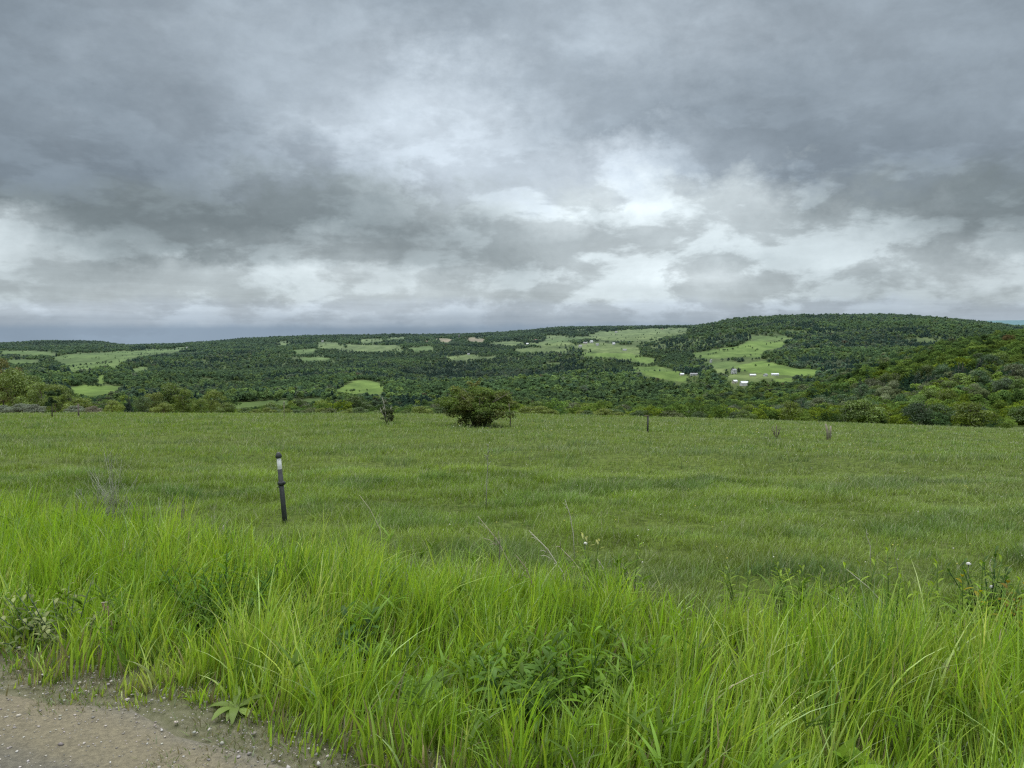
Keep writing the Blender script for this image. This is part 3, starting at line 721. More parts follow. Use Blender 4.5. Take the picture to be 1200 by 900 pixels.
# the trees and shrubs on the left behind the meadow, one by one: (px, top py, depth, width factor, shape, colour, label)
G1, G2, G3, G4, G5 = (.165, .215, .042), (.115, .170, .042), (.075, .120, .040), (.16, .195, .13), (.10, .15, .055)
LEFT = [
 (-25, 414, 132, 1.0, 3, (.16, .15, .04), 'tall olive-brown leafy tree at the far edge of the clump', 'tree'),
 (4, 419, 128, .9, 7, (.17, .165, .045), 'tallest brownish-topped tree of the leafy clump behind the meadow', 'tree'),
 (18, 428, 120, 1.0, 0, G1, 'yellow-green round tree just beside the tallest brownish tree', 'tree'),
 (33, 437, 126, 1.0, 6, G2, 'mid green tree between two yellow-green trees of the clump', 'tree'),
 (45, 446, 112, 1.1, 2, G1, 'bright yellow-green low tree, broadest at the front of the clump', 'tree'),
 (64, 449, 122, 1.05, 3, (.17, .215, .04), 'yellow-green tree at the end of the leafy clump', 'tree'),
 (76, 455, 150, 1.0, 7, G3, 'dark green tree behind the end of the leafy clump', 'tree'),
 (88, 463, 118, 1.2, 4, (.19, .235, .04), 'low yellow-green shrub sloping down from the clump', 'shrub'),
 (102, 470, 124, 1.2, 4, G2, 'small mid green shrub next to the yellow-green sloping shrub', 'shrub'),
 (3, 473, 96, 1.9, 4, G4, 'pale grey-green willow shrub at the very end of the meadow edge', 'shrub'),
 (20, 471, 95, 1.8, 4, G4, 'pale grey-green willow shrub below the tall olive trees', 'shrub'),
 (40, 472, 94, 1.9, 4, (.17, .20, .14), 'palest grey-green willow shrub in front of the leafy clump', 'shrub'),
 (84, 474, 94, 2.0, 4, G4, 'grey-green willow shrub beside the dark sapling', 'shrub'),
 (110, 474, 100, 1.4, 4, (.20, .19, .13), 'greyish half-bare shrub left of the bright round bush', 'shrub'),
 (130, 467, 104, 1.15, 4, (.21, .255, .04), 'bright yellow-green round bush standing alone at the meadow edge', 'bush'),
 (150, 461, 150, .75, 5, (.03, .055, .034), 'dark conifer between the round bush and the tallest edge tree', 'tree'),
 (166, 463, 125, 1.0, 0, G5, 'soft green rounded tree left of the tallest edge tree', 'tree'),
 (181, 458, 128, 1.0, 6, (.15, .19, .045), 'light green tree touching the tallest edge tree', 'tree'),
 (199, 447, 132, 1.1, 3, (.105, .155, .035), 'tallest green tree of the meadow edge, spreading crown', 'tree'),
 (214, 456, 124, 1.0, 7, (.13, .18, .035), 'green tree leaning out from the tallest edge tree', 'tree'),
 (190, 470, 104, 1.3, 4, (.19, .225, .04), 'yellow-green bush under the tallest edge tree', 'bush'),
 (233, 465, 108, 1.0, 0, (.165, .21, .035), 'small rounded yellow-green tree between two larger edge trees', 'tree'),
 (252, 456, 118, 1.0, 2, (.15, .195, .04), 'yellowish tree at the end of the row before the gap', 'tree'),
 (262, 470, 104, 1.2, 4, (.12, .17, .04), 'mid green bush at the end of the row before the gap', 'bush'),
 (284, 476, 100, 1.5, 4, (.10, .15, .045), 'low dark bush just past the end of the tree row', 'bush'),
]
for px_, tp, D, wf, k, cl, lb, ct in LEFT:
    if cl[0] > .16 and cl[2] < .06: cl = (cl[0] * .86, cl[1] * .94, cl[2] * 1.1)
    u = float(ucol(px_)); xx = u * D; zt = EYE + float(slope(tp)) * D; hh_ = zt - float(H(xx, D))
    nm = {'tree': 'broadleaf_tree', 'shrub': 'willow_shrub' if 'willow' in lb else 'shrub', 'bush': 'bush'}[ct]
    if k == 5: nm = 'conifer'
    put_tree(nm, xx, D, max(hh_, 1.2), k, cl, lb, 'trees and shrubs behind the meadow', wf, cat=ct)
# low brush strip that closes the meadow's far edge: each one a bush of its own
for i in range(46):
    px_ = 296 + i * 13.2 + random.uniform(-6, 6); D = random.uniform(84, 112)
    tp = random.uniform(474, 483) + max(0, px_ - 650) * .018
    u = float(ucol(px_)); xx = u * D; hh_ = max(EYE + float(slope(tp)) * D - float(H(xx, D)), 1.1)
    cl = random.choice([G1, G2, G3, G5, (.16, .205, .04), (.11, .14, .05)]); nmz = {G1: 'yellow-green', G2: 'mid green', G3: 'dark green', G5: 'soft green'}.get(cl, 'olive green')
    wh = 'before the lone thorn bush' if px_ < 520 else 'past the lone thorn bush'
    put_tree('bush', xx, D, hh_, 4, cl, 'low %s bush in the meadow edge brush, %s' % (nmz, wh), '%s bushes in the brush strip, %s' % (nmz, wh), random.uniform(1.2, 1.8), cat='bush')

# ------------------------------------------------------------------ the lone thorn bush
bx, by, bz = find_ground(562, 501, 8, 60); print('bush', by); bz = float(bz)
t = thing('thorn_bush', (bx, by, bz), 'wide spreading thorn bush with dark leafy canopy standing alone in the meadow', 'bush'); t.scale = (1.38, 1.3, 1.16)
parts = []; tips = []
for k in range(15):
    a = k / 15 * 6.283 + random.uniform(-.2, .2); ro = random.uniform(.5, 1.35); top = random.uniform(1.0, 1.65)
    p0 = np.array([math.cos(a) * .15, math.sin(a) * .15, -.1]); p1 = np.array([math.cos(a) * ro * .45, math.sin(a) * ro * .45, top * .65]); p2 = np.array([math.cos(a) * ro, math.sin(a) * ro, top * random.uniform(.85, 1.0)])
    parts.append(tube([p0, (p0 + p1) / 2 + (0, 0, .05), p1, p2], [.04, .032, .022, .008], 5)); tips.append((p1, p2))
V, f, _ = merge(parts); link('stem', mesh_np('stem', V, f), M_BARK, t)
L = []
for i in range(60):
    a = random.uniform(0, 6.283); q = random.random() ** .5
    zz = (1.25 - .55 * q ** 2) + random.uniform(-.30, .28); L.append((math.cos(a) * q * 1.35, math.sin(a) * q * 1.2, zz, random.uniform(.13, .33)))
for i in range(22):
    a = random.uniform(0, 6.283); q = random.random() ** .5 * .75; L.append((math.cos(a) * q - .05, math.sin(a) * q, random.uniform(.15, .8), random.uniform(.18, .35)))
for i in range(26):
    a = random.uniform(0, 6.283); L.append((math.cos(a) * random.uniform(.5, 1.12), math.sin(a) * random.uniform(.4, 1.0), random.uniform(.35, .95), random.uniform(.16, .30)))
for i in range(4): L.append((-.15 + random.uniform(-.18, .22), random.uniform(-.1, .1), 1.60 + i * .05, random.uniform(.08, .16)))
v, f, cl = leaf_cloud(L, 20000, .038, colj=.35)
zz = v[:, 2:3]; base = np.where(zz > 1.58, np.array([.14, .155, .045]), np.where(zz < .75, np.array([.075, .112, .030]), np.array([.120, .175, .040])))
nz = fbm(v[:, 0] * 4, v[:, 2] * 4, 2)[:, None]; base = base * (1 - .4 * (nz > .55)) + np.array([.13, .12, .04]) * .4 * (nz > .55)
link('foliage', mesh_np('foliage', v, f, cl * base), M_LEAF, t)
# bare side stem on its right
parts = [tube([(.99, -.2, -.1), (1.0, -.2, .4), (.95, -.2, .95)], [.022, .018, .012], 5)]
V, f, _ = merge(parts); link('side_stem', mesh_np('side_stem', V, f), M_BARK, t)

# small shrub with a white dead stalk
sx, sy, sz_ = find_ground(453, 497, 8, 60); print('shrub', sy)
t = thing('shrub', (sx, sy, sz_), 'small narrow dark shrub with a pale dead stalk rising from it', 'shrub'); t.scale = (1.15, 1.15, 1.0)
L = [(random.uniform(-.22, .22), random.uniform(-.2, .2), random.uniform(.08, .68), random.uniform(.06, .13)) for i in range(22)]
v, f, cl = leaf_cloud(L, 2200, .030, colj=.5); link('foliage', mesh_np('foliage', v, f, cl * np.array([.075, .10, .040])), M_LEAF, t)
parts = [tube([(0, 0, -.05), (-.04, 0, .6), (-.10, 0, .95), (-.17, 0, 1.28)], [.018, .014, .012, .006], 5), tube([(-.10, 0, .95), (-.02, 0, 1.1), (.0, 0, 1.15)], [.014, .009, .004], 4), tube([(-.15, 0, 1.15), (-.24, 0, 1.3), (-.26, 0, 1.38)], [.01, .008, .004], 4)]
for i in range(9):
    a = random.uniform(0, 6.28); parts.append(tube([(0, 0, 0), (math.cos(a) * .13, math.sin(a) * .13, .45), (math.cos(a) * .26, math.sin(a) * .22, random.uniform(.6, .85))], [.012, .009, .004], 4))
V, f, _ = merge(parts); link('stalk', mesh_np('stalk', V, f), simple_mat('bleached_wood', (.36, .35, .29), .9, .2, 20), t)

# dark sapling at the left
x0, y0, z0 = find_ground(61, 489, 8, 60); print('sapling', y0)
t = thing('sapling', (x0, y0, z0), 'dark leafy sapling on a thin trunk in front of the willow shrubs', 'tree')
V, f, _ = merge([tube([(0, 0, -.1), (.02, 0, .5), (0, 0, 1.2)], [.045, .035, .02], 5)]); link('trunk', mesh_np('trunk', V, f), M_BARK, t)
L = [(random.uniform(-.42, .42), random.uniform(-.35, .35), random.uniform(.75, 1.65), random.uniform(.12, .22)) for i in range(16)]
v, f, cl = leaf_cloud(L, 1500, .055); link('crown', mesh_np('crown', v, f, cl * np.array([.05, .085, .035])), M_LEAF, t)

# ------------------------------------------------------------------ fence posts
def lathe(prof, ns=16):
    th = np.linspace(0, 2 * np.pi, ns, endpoint=False); prof = np.array(prof, float); n = len(prof)
    V = np.stack([prof[:, 0:1] * np.cos(th), prof[:, 0:1] * np.sin(th), np.repeat(prof[:, 1:2], ns, 1)], -1).reshape(-1, 3)
    return V, np.array([(i * ns + j, i * ns + (j + 1) % ns, (i + 1) * ns + (j + 1) % ns, (i + 1) * ns + j) for i in range(n - 1) for j in range(ns)]), (1, 1, 1)
M_BLK = simple_mat('black_plastic', (.022, .026, .026), .55, .3, 25)
M_WHT = simple_mat('white_band', (.62, .64, .62), .5, .12, 40)
D = 7.9; tx_, ty_, _ = at_px(334, 612, D); gz = float(H(tx_, ty_))
ztop = EYE + float(slope(531)) * D; hp = ztop - gz
t = thing('fence_post', (tx_, ty_, gz), 'black round fence post with a white band below its cap, leaning slightly', 'post')
t.rotation_euler = (0, math.radians(-4.2), 0)
link('shaft', mesh_np('shaft', *lathe([(.0, -.2), (.026, -.2), (.026, .1), (.024, hp - .165), (.0, hp - .165)])[:2], smooth=False), M_BLK, t)
link('band', mesh_np('band', *lathe([(.0, hp - .168), (.0225, hp - .168), (.0228, hp - .166), (.0222, hp - .038), (.0, hp - .038)])[:2], smooth=False), M_WHT, t)
link('cap', mesh_np('cap', *lathe([(.0, hp - .045), (.031, hp - .045), (.033, hp - .038), (.032, hp - .018), (.024, hp - .008), (.020, hp + .006), (.010, hp + .012), (0.0, hp + .013)])[:2]), M_BLK, t)
zc = hp - .315
link('insulator', mesh_np('insulator', *merge([lathe([(.0, zc - .02), (.032, zc - .02), (.038, zc - .012), (.038, zc + .010), (.030, zc + .020), (.0, zc + .02)]), tube([(.02, -.01, zc), (.048, -.03, zc - .002), (.052, -.03, zc + .018)], [.010, .009, .006], 6)])[:2]), M_BLK, t)
link('hook_screw', mesh_np('screw', *merge([tube([(-.02, -.02, zc - .03), (-.034, -.03, zc - .036)], [.006, .006], 6)])[:2]), M_BLK, t)

def box(x0, x1, y0, y1, z0, z1):
    V = np.array([(x, y, z) for x in (x0, x1) for y in (y0, y1) for z in (z0, z1)], float)
    return V, np.array([(0, 1, 3, 2), (4, 6, 7, 5), (0, 4, 5, 1), (2, 3, 7, 6), (0, 2, 6, 4), (1, 5, 7, 3)]), (1, 1, 1)
x0, y0, z0 = find_ground(759, 507, 8, 60); D = y0; print('post', D); z0 = float(H(x0, y0)); top = EYE + float(slope(487)) * D - z0
t = thing('fence_post', (x0, y0, z0), 'thin dark metal fence post standing straight in the far meadow', 'post')
link('shaft', mesh_np('shaft', *merge([box(-.036, .036, -.018, .018, -.2, top), box(-.008, .008, -.05, -.019, -.2, top - .01)])[:2]), simple_mat('dark_steel', (.05, .055, .045), .7, .3, 9), t)
link('wire_clip', mesh_np('clip', *merge([box(-.15, .06, -.03, .03, top - .035, top + .0)])[:2]), simple_mat('rusted_clip', (.12, .085, .06), .8, .3, 9), t)
x0, y0, z0 = find_ground(971, 515, 8, 60); D = y0; print('post', D); z0 = float(H(x0, y0)); top = EYE + float(slope(497)) * D - z0
M_POST = simple_mat('weathered_wood', (.26, .235, .175), .95, .25, 7)
z0 += 0.0
t = thing('fence_post', (x0, y0, z0), 'pale weathered twin-pronged wooden post in the far meadow', 'post')
link('stake', mesh_np('stake', *merge([tube([(-.03, 0, -.2), (-.05, 0, .5 * top), (-.13, 0, top)], [.048, .045, .034], 7)])[:2]), M_POST, t)
link('stake', mesh_np('stake', *merge([tube([(.06, .02, -.2), (.07, .02, .5 * top), (.08, .02, top * .88)], [.04, .038, .03], 7)])[:2]), M_POST, t)
x0, y0, z0 = find_ground(333, 490, 8, 60); D = y0; print('post', D); z0 = float(H(x0, y0)); top = EYE + float(slope(470)) * D - z0
t = thing('fence_post', (x0, y0, z0), 'very thin pale rod post before the valley woods', 'post')
link('shaft', mesh_np('shaft', *merge([tube([(0, 0, -.2), (.01, 0, top)], [.022, .018], 6)])[:2]), M_POST, t)
link('insulator', mesh_np('insulator', *merge([tube([(-.03, 0, top - .12), (.05, 0, top - .12)], [.03, .03], 6)])[:2]), M_BLK, t)
x0, y0, z0 = find_ground(92, 489, 8, 60); D = y0; print('post', D); z0 = float(H(x0, y0))
t = thing('fence_post', (x0, y0, z0), 'short dark wooden post beside the dark sapling', 'post')
link('stake', mesh_np('stake', *merge([tube([(0, 0, -.2), (.02, 0, .85)], [.06, .05], 7)])[:2]), M_BARK, t)

# ------------------------------------------------------------------ farmhouses and barns across the valley
M_WALLW = simple_mat('white_siding', (.58, .59, .58), .7, .06, .6); M_WALLT = simple_mat('tan_siding', (.50, .47, .40), .8, .08, .6)
M_ROOFG = simple_mat('grey_roof', (.22, .23, .24), .7, .1, .8); M_ROOFW = simple_mat('white_metal_roof', (.60, .63, .65), .5, .05, .6); M_ROOFB = simple_mat('brown_roof', (.20, .13, .10), .8, .1, .8)
M_WIN = simple_mat('dark_window', (.04, .05, .06), .2, .1, 1)
def house(px_, py_, wid, dep, hh_, roof, wall, rz, label, cat='house', group='farm buildings across the valley'):
    xx, yy, zz = find_ground(px_, py_, 900, 6000)
    wid *= .85; dep *= .85; hh_ *= .85
    t = thing('barn' if cat == 'barn' else 'house', (xx, yy, zz - .3), label, cat, group, rz)
    rh = dep * .32
    V = [(-wid/2, -dep/2, 0), (wid/2, -dep/2, 0), (wid/2, dep/2, 0), (-wid/2, dep/2, 0), (-wid/2, -dep/2, hh_), (wid/2, -dep/2, hh_), (wid/2, dep/2, hh_), (-wid/2, dep/2, hh_), (-wid/2, 0, hh_ + rh), (wid/2, 0, hh_ + rh)]
    me = bpy.data.meshes.new('wall'); me.from_pydata(V, [], [(0, 1, 5, 4), (1, 2, 6, 9, 5), (2, 3, 7, 6), (3, 0, 4, 8, 7)]); me.materials.append(wall); link('wall', me, None, t)
    e = .5; o = .15; k = rh / (dep / 2)
    a = [(-wid/2-e, -dep/2-e, hh_ - e*k + o), (wid/2+e, -dep/2-e, hh_ - e*k + o), (wid/2+e, 0, hh_+rh+o), (-wid/2-e, 0, hh_+rh+o), (wid/2+e, dep/2+e, hh_ - e*k + o), (-wid/2-e, dep/2+e, hh_ - e*k + o)]
    b = [(p[0], p[1], p[2] - .22) for p in a]
    me = bpy.data.meshes.new('roof'); me.from_pydata(a + b, [], [(0,1,2,3),(3,2,4,5),(9,8,7,6),(11,10,8,9),(0,6,7,1),(5,4,10,11),(0,3,9,6),(3,5,11,9),(1,7,8,2),(2,8,10,4)]); me.materials.append(roof); link('roof', me, None, t)
    nw = max(2, int(wid / 3.5))
    for q in range(nw):
        cx = -wid/2 + (q + .5) * wid / nw
        for lv in ((1.2, 2.6), (4.0, 5.3)) if hh_ > 5 and cat == 'house' else ((1.2, 2.6),):
            if cat == 'barn' and q % 2: continue
            link('window', mesh_np('window', *box(cx - .5, cx + .5, -dep/2 - .06, -dep/2 + .02, *lv)[:2]), M_WIN, t)
    return t
HS = [
 (860, 438, 9, 9, 8.5, M_ROOFG, M_WALLW, .3, 'tall white house with grey roof in the middle of the village', 'house'),
 (872, 452, 14, 10, 6.0, M_ROOFW, M_WALLW, .15, 'largest white barn with white metal roof, nearest in the village', 'barn'),
 (861, 449, 9, 7, 4.5, M_ROOFW, M_WALLT, .5, 'small tan shed beside the largest white barn', 'barn'),
 (813, 440, 16, 7, 3.6, M_ROOFG, M_WALLW, -.1, 'long low white building at the foot of the bright green field', 'barn'),
 (799, 440, 8, 7, 3.5, M_ROOFW, M_WALLT, .2, 'small pale shed beside the long low white building', 'barn'),
 (833, 425, 5, 5, 8.5, M_ROOFG, M_WALLW, .4, 'narrow white house among the dark trees above the village', 'house'),
 (908, 440, 15, 6, 3.2, M_ROOFW, M_WALLW, .05, 'long white shed at the lower edge of the bright hillside field', 'barn'),
 (897, 441, 7, 6, 4.0, M_ROOFG, M_WALLW, .5, 'small white house left of the long white shed', 'house'),
 (882, 441, 12, 6, 3.2, M_ROOFW, M_WALLT, 0, 'low pale building between the tall white house and the sheds', 'barn'),
 (722, 390, 14, 10, 7, M_ROOFG, M_WALLW, .2, 'white farmhouse alone on top of the pale ridge field', 'house'),
 (776, 386.5, 9, 8, 5, M_ROOFB, M_WALLT, .2, 'tiny brown-roofed house at the top edge of the ridge field', 'house'),
 (221, 408, 24, 9, 5.0, M_ROOFG, M_WALLW, .1, 'long white farm building at the top of the big field', 'barn'),
 (378, 401, 13, 10, 7, M_ROOFG, M_WALLW, .4, 'white farmhouse among trees beside a small pale field', 'house'),
 (549, 416, 9, 8, 5, M_ROOFG, M_WALLW, .3, 'single small white house above the oval pale field', 'house'),
 (618, 404, 12, 9, 6, M_ROOFW, M_WALLW, .1, 'lone white house at the tip of the narrow pale field', 'house'),
 (680, 407, 12, 10, 7, M_ROOFG, M_WALLW, .2, 'white house with grey roof at the near end of the hill hamlet', 'house'),
 (686, 403.5, 16, 10, 7, M_ROOFG, M_WALLT, -.2, 'tan house with grey roof in the hill hamlet', 'house'),
 (693, 402, 13, 10, 8, M_ROOFW, M_WALLW, .5, 'white-roofed house in the middle of the hill hamlet', 'house'),
 (700, 405, 11, 9, 6, M_ROOFG, M_WALLW, 0, 'white house with grey roof below the middle of the hill hamlet', 'house'),
 (719, 404, 10, 8, 6, M_ROOFW, M_WALLW, .3, 'white-roofed house at the far end of the hill hamlet', 'house'),
 (732, 411, 13, 8, 4.5, M_ROOFG, M_WALLW, .1, 'lowest white building below the hill hamlet', 'barn'),
 (628, 399, 14, 9, 5, M_ROOFB, M_WALLT, .1, 'brown-roofed farm building above the narrow pale field', 'barn'),
 (500, 401, 12, 9, 5, M_ROOFB, M_WALLT, .1, 'brown-roofed house near the ploughed fields on the skyline', 'house'),
]
for a in HS: house(*a)
xx, yy, zz = find_ground(538, 397, 2500, 6000)
t = thing('silo', (xx, yy, zz), 'tall dark silo on the skyline between the ploughed fields', 'silo')
link('wall', mesh_np('wall', *lathe([(4.2, -1), (4.2, 19)])[:2]), simple_mat('grey_concrete', (.13, .14, .16), .8, .1, .5), t)
link('roof', mesh_np('roof', *lathe([(4.4, 18.8), (3.6, 21), (2, 22.6), (0, 23.2)])[:2]), M_ROOFG, t)

# ------------------------------------------------------------------ weeds, stalks and flowers by the road
def leaf_blade(p, dirv, length, width, droop, col, segs=5, fold=.25):
    """a pointed oval leaf as two strips along a midrib"""
    d = np.array(dirv, float); d /= np.linalg.norm(d); side = np.cross(d, (0, 0, 1.0)); side /= np.linalg.norm(side) + 1e-9
    t = np.linspace(0, 1, segs + 1); V = []
    for q in t:
        c = np.array(p) + d * length * q + np.array([0, 0, -droop * length * q * q])
        w = width * .5 * math.sin(math.pi * min(1, q * .93 + .04)) ** .8
        V += [c - side * w + np.array([0, 0, fold * w]), c, c + side * w + np.array([0, 0, fold * w])]
    f = []
    for i in range(segs):
        a = 3 * i; f += [(a, a + 1, a + 4, a + 3), (a + 1, a + 2, a + 5, a + 4)]
    return np.array(V), np.array(f), np.array(col) * np.array([1.25, 1.12, .62]) * random.uniform(.55, 1.2)
def jit(c, k=.18): return tuple(np.array(c) * random.uniform(1 - k, 1 + k))
def rosette(px_, D, label, col, n, ln, wd, name='broadleaf_weed', up=.5, cat='weed', group=None, sc=1.0, py=700):
    x0, y0, z0 = at_px(px_, py, D); t = thing(name, (x0, y0, z0), label, cat, group)
    for i in range(n):
        a = i * 2.4 + random.uniform(-.3, .3); e = random.uniform(up * .4, up * 1.5)
        V, f, c_ = leaf_blade((0, 0, .01), (math.cos(a), math.sin(a), e), ln * random.uniform(.6, 1.15), wd * random.uniform(.8, 1.2), random.uniform(.2, .7), jit(col))
        link('leaf', mesh_np('leaf', V, f, np.broadcast_to(c_, (len(V), 3))), M_LEAF, t)
    return t
def stemmy(px_, D, label, col, nst, h, leaf, wd, name='leafy_weed', cat='weed', spread=.12, pairs=9, group=None, py=700, tipcol=None, lean=0.0):
    """stems with narrow leaves set all the way up, like goldenrod or milkweed"""
    x0, y0, z0 = at_px(px_, py, D); t = thing(name, (x0, y0, z0), label, cat, group)
    for sgi in range(nst):
        a = random.uniform(0, 6.28); r = spread * random.random() ** .5; hh_ = h * random.uniform(.65, 1.1)
        p0 = np.array([math.cos(a) * r * .5, math.sin(a) * r * .5, -.01]); p1 = np.array([math.cos(a) * r * 1.4 + lean * hh_, math.sin(a) * r * 1.4, hh_])
        V, f, c_ = tube([p0, (p0 + p1) / 2 + (0, 0, .02), p1], [.0035, .003, .0018], 5, np.array(col) * .8); st = link('stem', mesh_np('stem', V, f, np.broadcast_to(c_, (len(V), 3))), M_LEAF, t)
        prt = []
        for k in range(pairs):
            q = .2 + .8 * (k + 1) / pairs; p = p0 + (p1 - p0) * q; b = k * 2.4 + random.uniform(-.3, .3)
            up = .35 + .9 * q ** 3; cl_ = jit(col if (tipcol is None or q < .75) else tipcol)
            prt.append(leaf_blade(p, (math.cos(b), math.sin(b), up), leaf * (1.15 - .55 * q) * random.uniform(.8, 1.15), wd * (1.1 - .4 * q), random.uniform(.15, .5), cl_))
        V, f, c_ = merge(prt); link('leaves', mesh_np('leaves', V, f, c_), M_LEAF, st)
    return t
DG = (.060, .135, .035); MG = (.095, .195, .035); YG = (.155, .27, .045)
rosette(278, 3.12, 'pale green broad-leaved rosette at the gravel edge', (.17, .27, .12), 12, .165, .036, 'plantain_weed', .60, cat='plant', py=850)
rosette(118, 3.63, 'tiny flat green leaf rosette on the gravel edge', (.11, .20, .05), 7, .07, .03, 'plantain_weed', .15, cat='plant', py=800)
rosette(495, 3.30, 'large dark green clump of broad upright leaves in the roadside grass', (.105, .22, .045), 34, .30, .042, 'dock_plant', 1.1, cat='plant', py=800)
rosette(455, 3.2, 'small dark broad-leaved plant low beside the large dark clump', (.075, .17, .055), 14, .15, .038, 'dock_plant', .7, cat='plant', py=850)
rosette(960, 2.70, 'bright green broad-leaved plant low in the nearest grass', (.150, .28, .040), 30, .32, .048, 'dock_plant', 1.2, cat='plant', py=870)
rosette(1035, 2.65, 'mid green broad-leaved plant beside the bright green one', (.125, .25, .040), 24, .26, .044, 'dock_plant', 1.0, cat='plant', py=880)
rosette(335, 3.55, 'yellowish small broad-leaved plant between grass tufts', (.17, .26, .06), 9, .16, .04, 'dock_plant', .8, cat='plant', py=800)
stemmy(655, 3.35, 'spreading dark leafy weed patch in the middle of the roadside grass', (.100, .200, .036), 22, .34, .13, .026, spread=.34, py=780)
stemmy(610, 3.15, 'blue-green leafy weed left of the spreading weed patch', (.085, .180, .055), 9, .30, .15, .034, spread=.14, py=820)
stemmy(705, 3.3, 'bright leafy weed right of the spreading weed patch', (.105, .22, .04), 7, .34, .13, .022, spread=.16, py=780)
stemmy(258, 4.35, 'feathery dark green weed clump rising above the roadside grass', (.070, .165, .030), 22, .46, .11, .016, spread=.26, pairs=14, py=690)
stemmy(232, 4.55, 'smaller feathery green weed beside the dark feathery clump', (.090, .195, .030), 9, .36, .10, .015, spread=.16, pairs=12, py=690)
stemmy(408, 3.75, 'dark broad-leaved weed in a hollow of the grass', (.050, .115, .050), 7, .22, .14, .045, spread=.16, py=740)
# silvery mugwort by the road
t = stemmy(75, 3.95, 'silvery grey-green mugwort sprawling at the road edge', (.15, .215, .14), 20, .26, .075, .026, 'mugwort_plant', 'plant', spread=.27, pairs=9, py=760, tipcol=(.24, .30, .22))
stemmy(40, 3.8, 'low grey-green mugwort sprig nearest the gravel', (.13, .19, .12), 6, .12, .07, .024, 'mugwort_plant', 'plant', spread=.15, pairs=7, py=770, tipcol=(.24, .30, .22))
GR = [(930, 4.5, .33), (962, 4.2, .34), (1000, 4.15, .38), (1045, 4.2, .40), (1070, 3.95, .36), (1100, 4.1, .40), (1150, 4.2, .38), (905, 4.7, .30), (1175, 3.9, .36), (870, 4.6, .30)]
GL_ = ['small goldenrod shoot where the tall grass thins out', 'goldenrod shoot just left of the leaning dead stalk', 'goldenrod shoot at the foot of the leaning dead stalk', 'tall goldenrod shoot right of the leaning dead stalk', 'goldenrod shoot set lower in front of the tallest ones', 'goldenrod shoot left of the yellow-leaved plant', 'goldenrod shoot between the two yellow-leaved plants', 'short goldenrod shoot farther out toward the mown meadow', 'goldenrod shoot below the orange-tinted plant', 'farthest-left short goldenrod shoot of the patch']
for (a, b, c_), lb in zip(GR, GL_):
    stemmy(a, b, lb, (.12, .225, .045), 3, c_, .11, .017, 'goldenrod_shoot', 'plant', spread=.09, pairs=13, group='goldenrod shoots at the end of the tall grass', py=710, tipcol=(.17, .28, .06))
stemmy(740, 4.75, 'young leafy shoot standing at the end of the dead stalks', (.14, .25, .05), 3, .36, .08, .020, 'leafy_weed', spread=.06, pairs=10, py=670)
stemmy(692, 5.3, 'leafy weed with tiny white flowers out in the meadow', (.15, .24, .08), 3, .34, .10, .022, 'flowering_weed', spread=.07, pairs=8, py=660, tipcol=(.36, .42, .26))
stemmy(1133, 4.0, 'plant with bright yellow top leaves among goldenrod shoots', (.13, .23, .04), 2, .36, .09, .030, 'yellow_leaved_plant', 'plant', spread=.04, pairs=8, py=715, tipcol=(.24, .23, .03))
stemmy(1176, 4.05, 'plant with orange-tinted yellowing leaves', (.22, .20, .05), 3, .30, .09, .032, 'orange_leaved_plant', 'plant', spread=.06, pairs=8, py=725, tipcol=(.20, .17, .05))
stemmy(1198, 4.05, 'plant with clear yellow leaves at the picture edge', (.15, .23, .04), 2, .38, .09, .030, 'yellow_leaved_plant', 'plant', spread=.05, pairs=8, py=715, tipcol=(.24, .23, .03))
stemmy(1165, 4.35, 'dark bushy herb behind the yellow-leaved plants', (.050, .11, .035), 10, .34, .09, .022, 'leafy_weed', spread=.18, pairs=9, py=690)

def dandelion(px_, py_, D, label):
    x0 = float(ucol(px_, py_)) * D; zt = EYE + float(slope(py_)) * D; z0 = float(H(x0, D)); h = zt - z0
    t = thing('dandelion', (x0, D, z0), label, 'flower', 'dandelion clocks')
    V, f, c_ = tube([(-.02, 0, 0), (.0, 0, h * .5), (0, 0, h)], [.003, .0025, .002], 5, (.2, .22, .12)); link('stem', mesh_np('stem', V, f, np.broadcast_to(c_, (len(V), 3))), M_DRY, t)
    n = 160; d = R.normal(size=(n, 3)); d /= np.linalg.norm(d, axis=1)[:, None]; d[:, 2] = np.abs(d[:, 2]) * .9 - .1
    r = .014; o = np.array([0, 0, h]); a = np.cross(d, R.normal(size=(n, 3))); a /= np.linalg.norm(a, axis=1)[:, None]; b = np.cross(d, a); s = .0035
    c = o + d * r
    V = np.stack([c - a * s, c - b * s, c + a * s, c + b * s], 1).reshape(-1, 3)
    link('seed_head', mesh_np('seed_head', V, np.arange(n * 4).reshape(-1, 4), np.broadcast_to((.72, .72, .68), (n * 4, 3))), M_DRY, t)
    v, f, c_ = lathe([(0, h - .012), (.006, h - .006), (.007, h), (0, h + .004)], 8); link('flower_base', mesh_np('flower_base', v, f, np.broadcast_to((.09, .06, .05), (len(v), 3))), M_DRY, t)
dandelion(1135, 661, 4.6, 'dandelion clock on a tall thin stem above the yellow-leaved plant')
dandelion(1162, 688, 4.5, 'lower dandelion clock beside the dark bushy herb')
dandelion(686, 637, 5.4, 'white seed head beside the leafy weed out in the meadow')

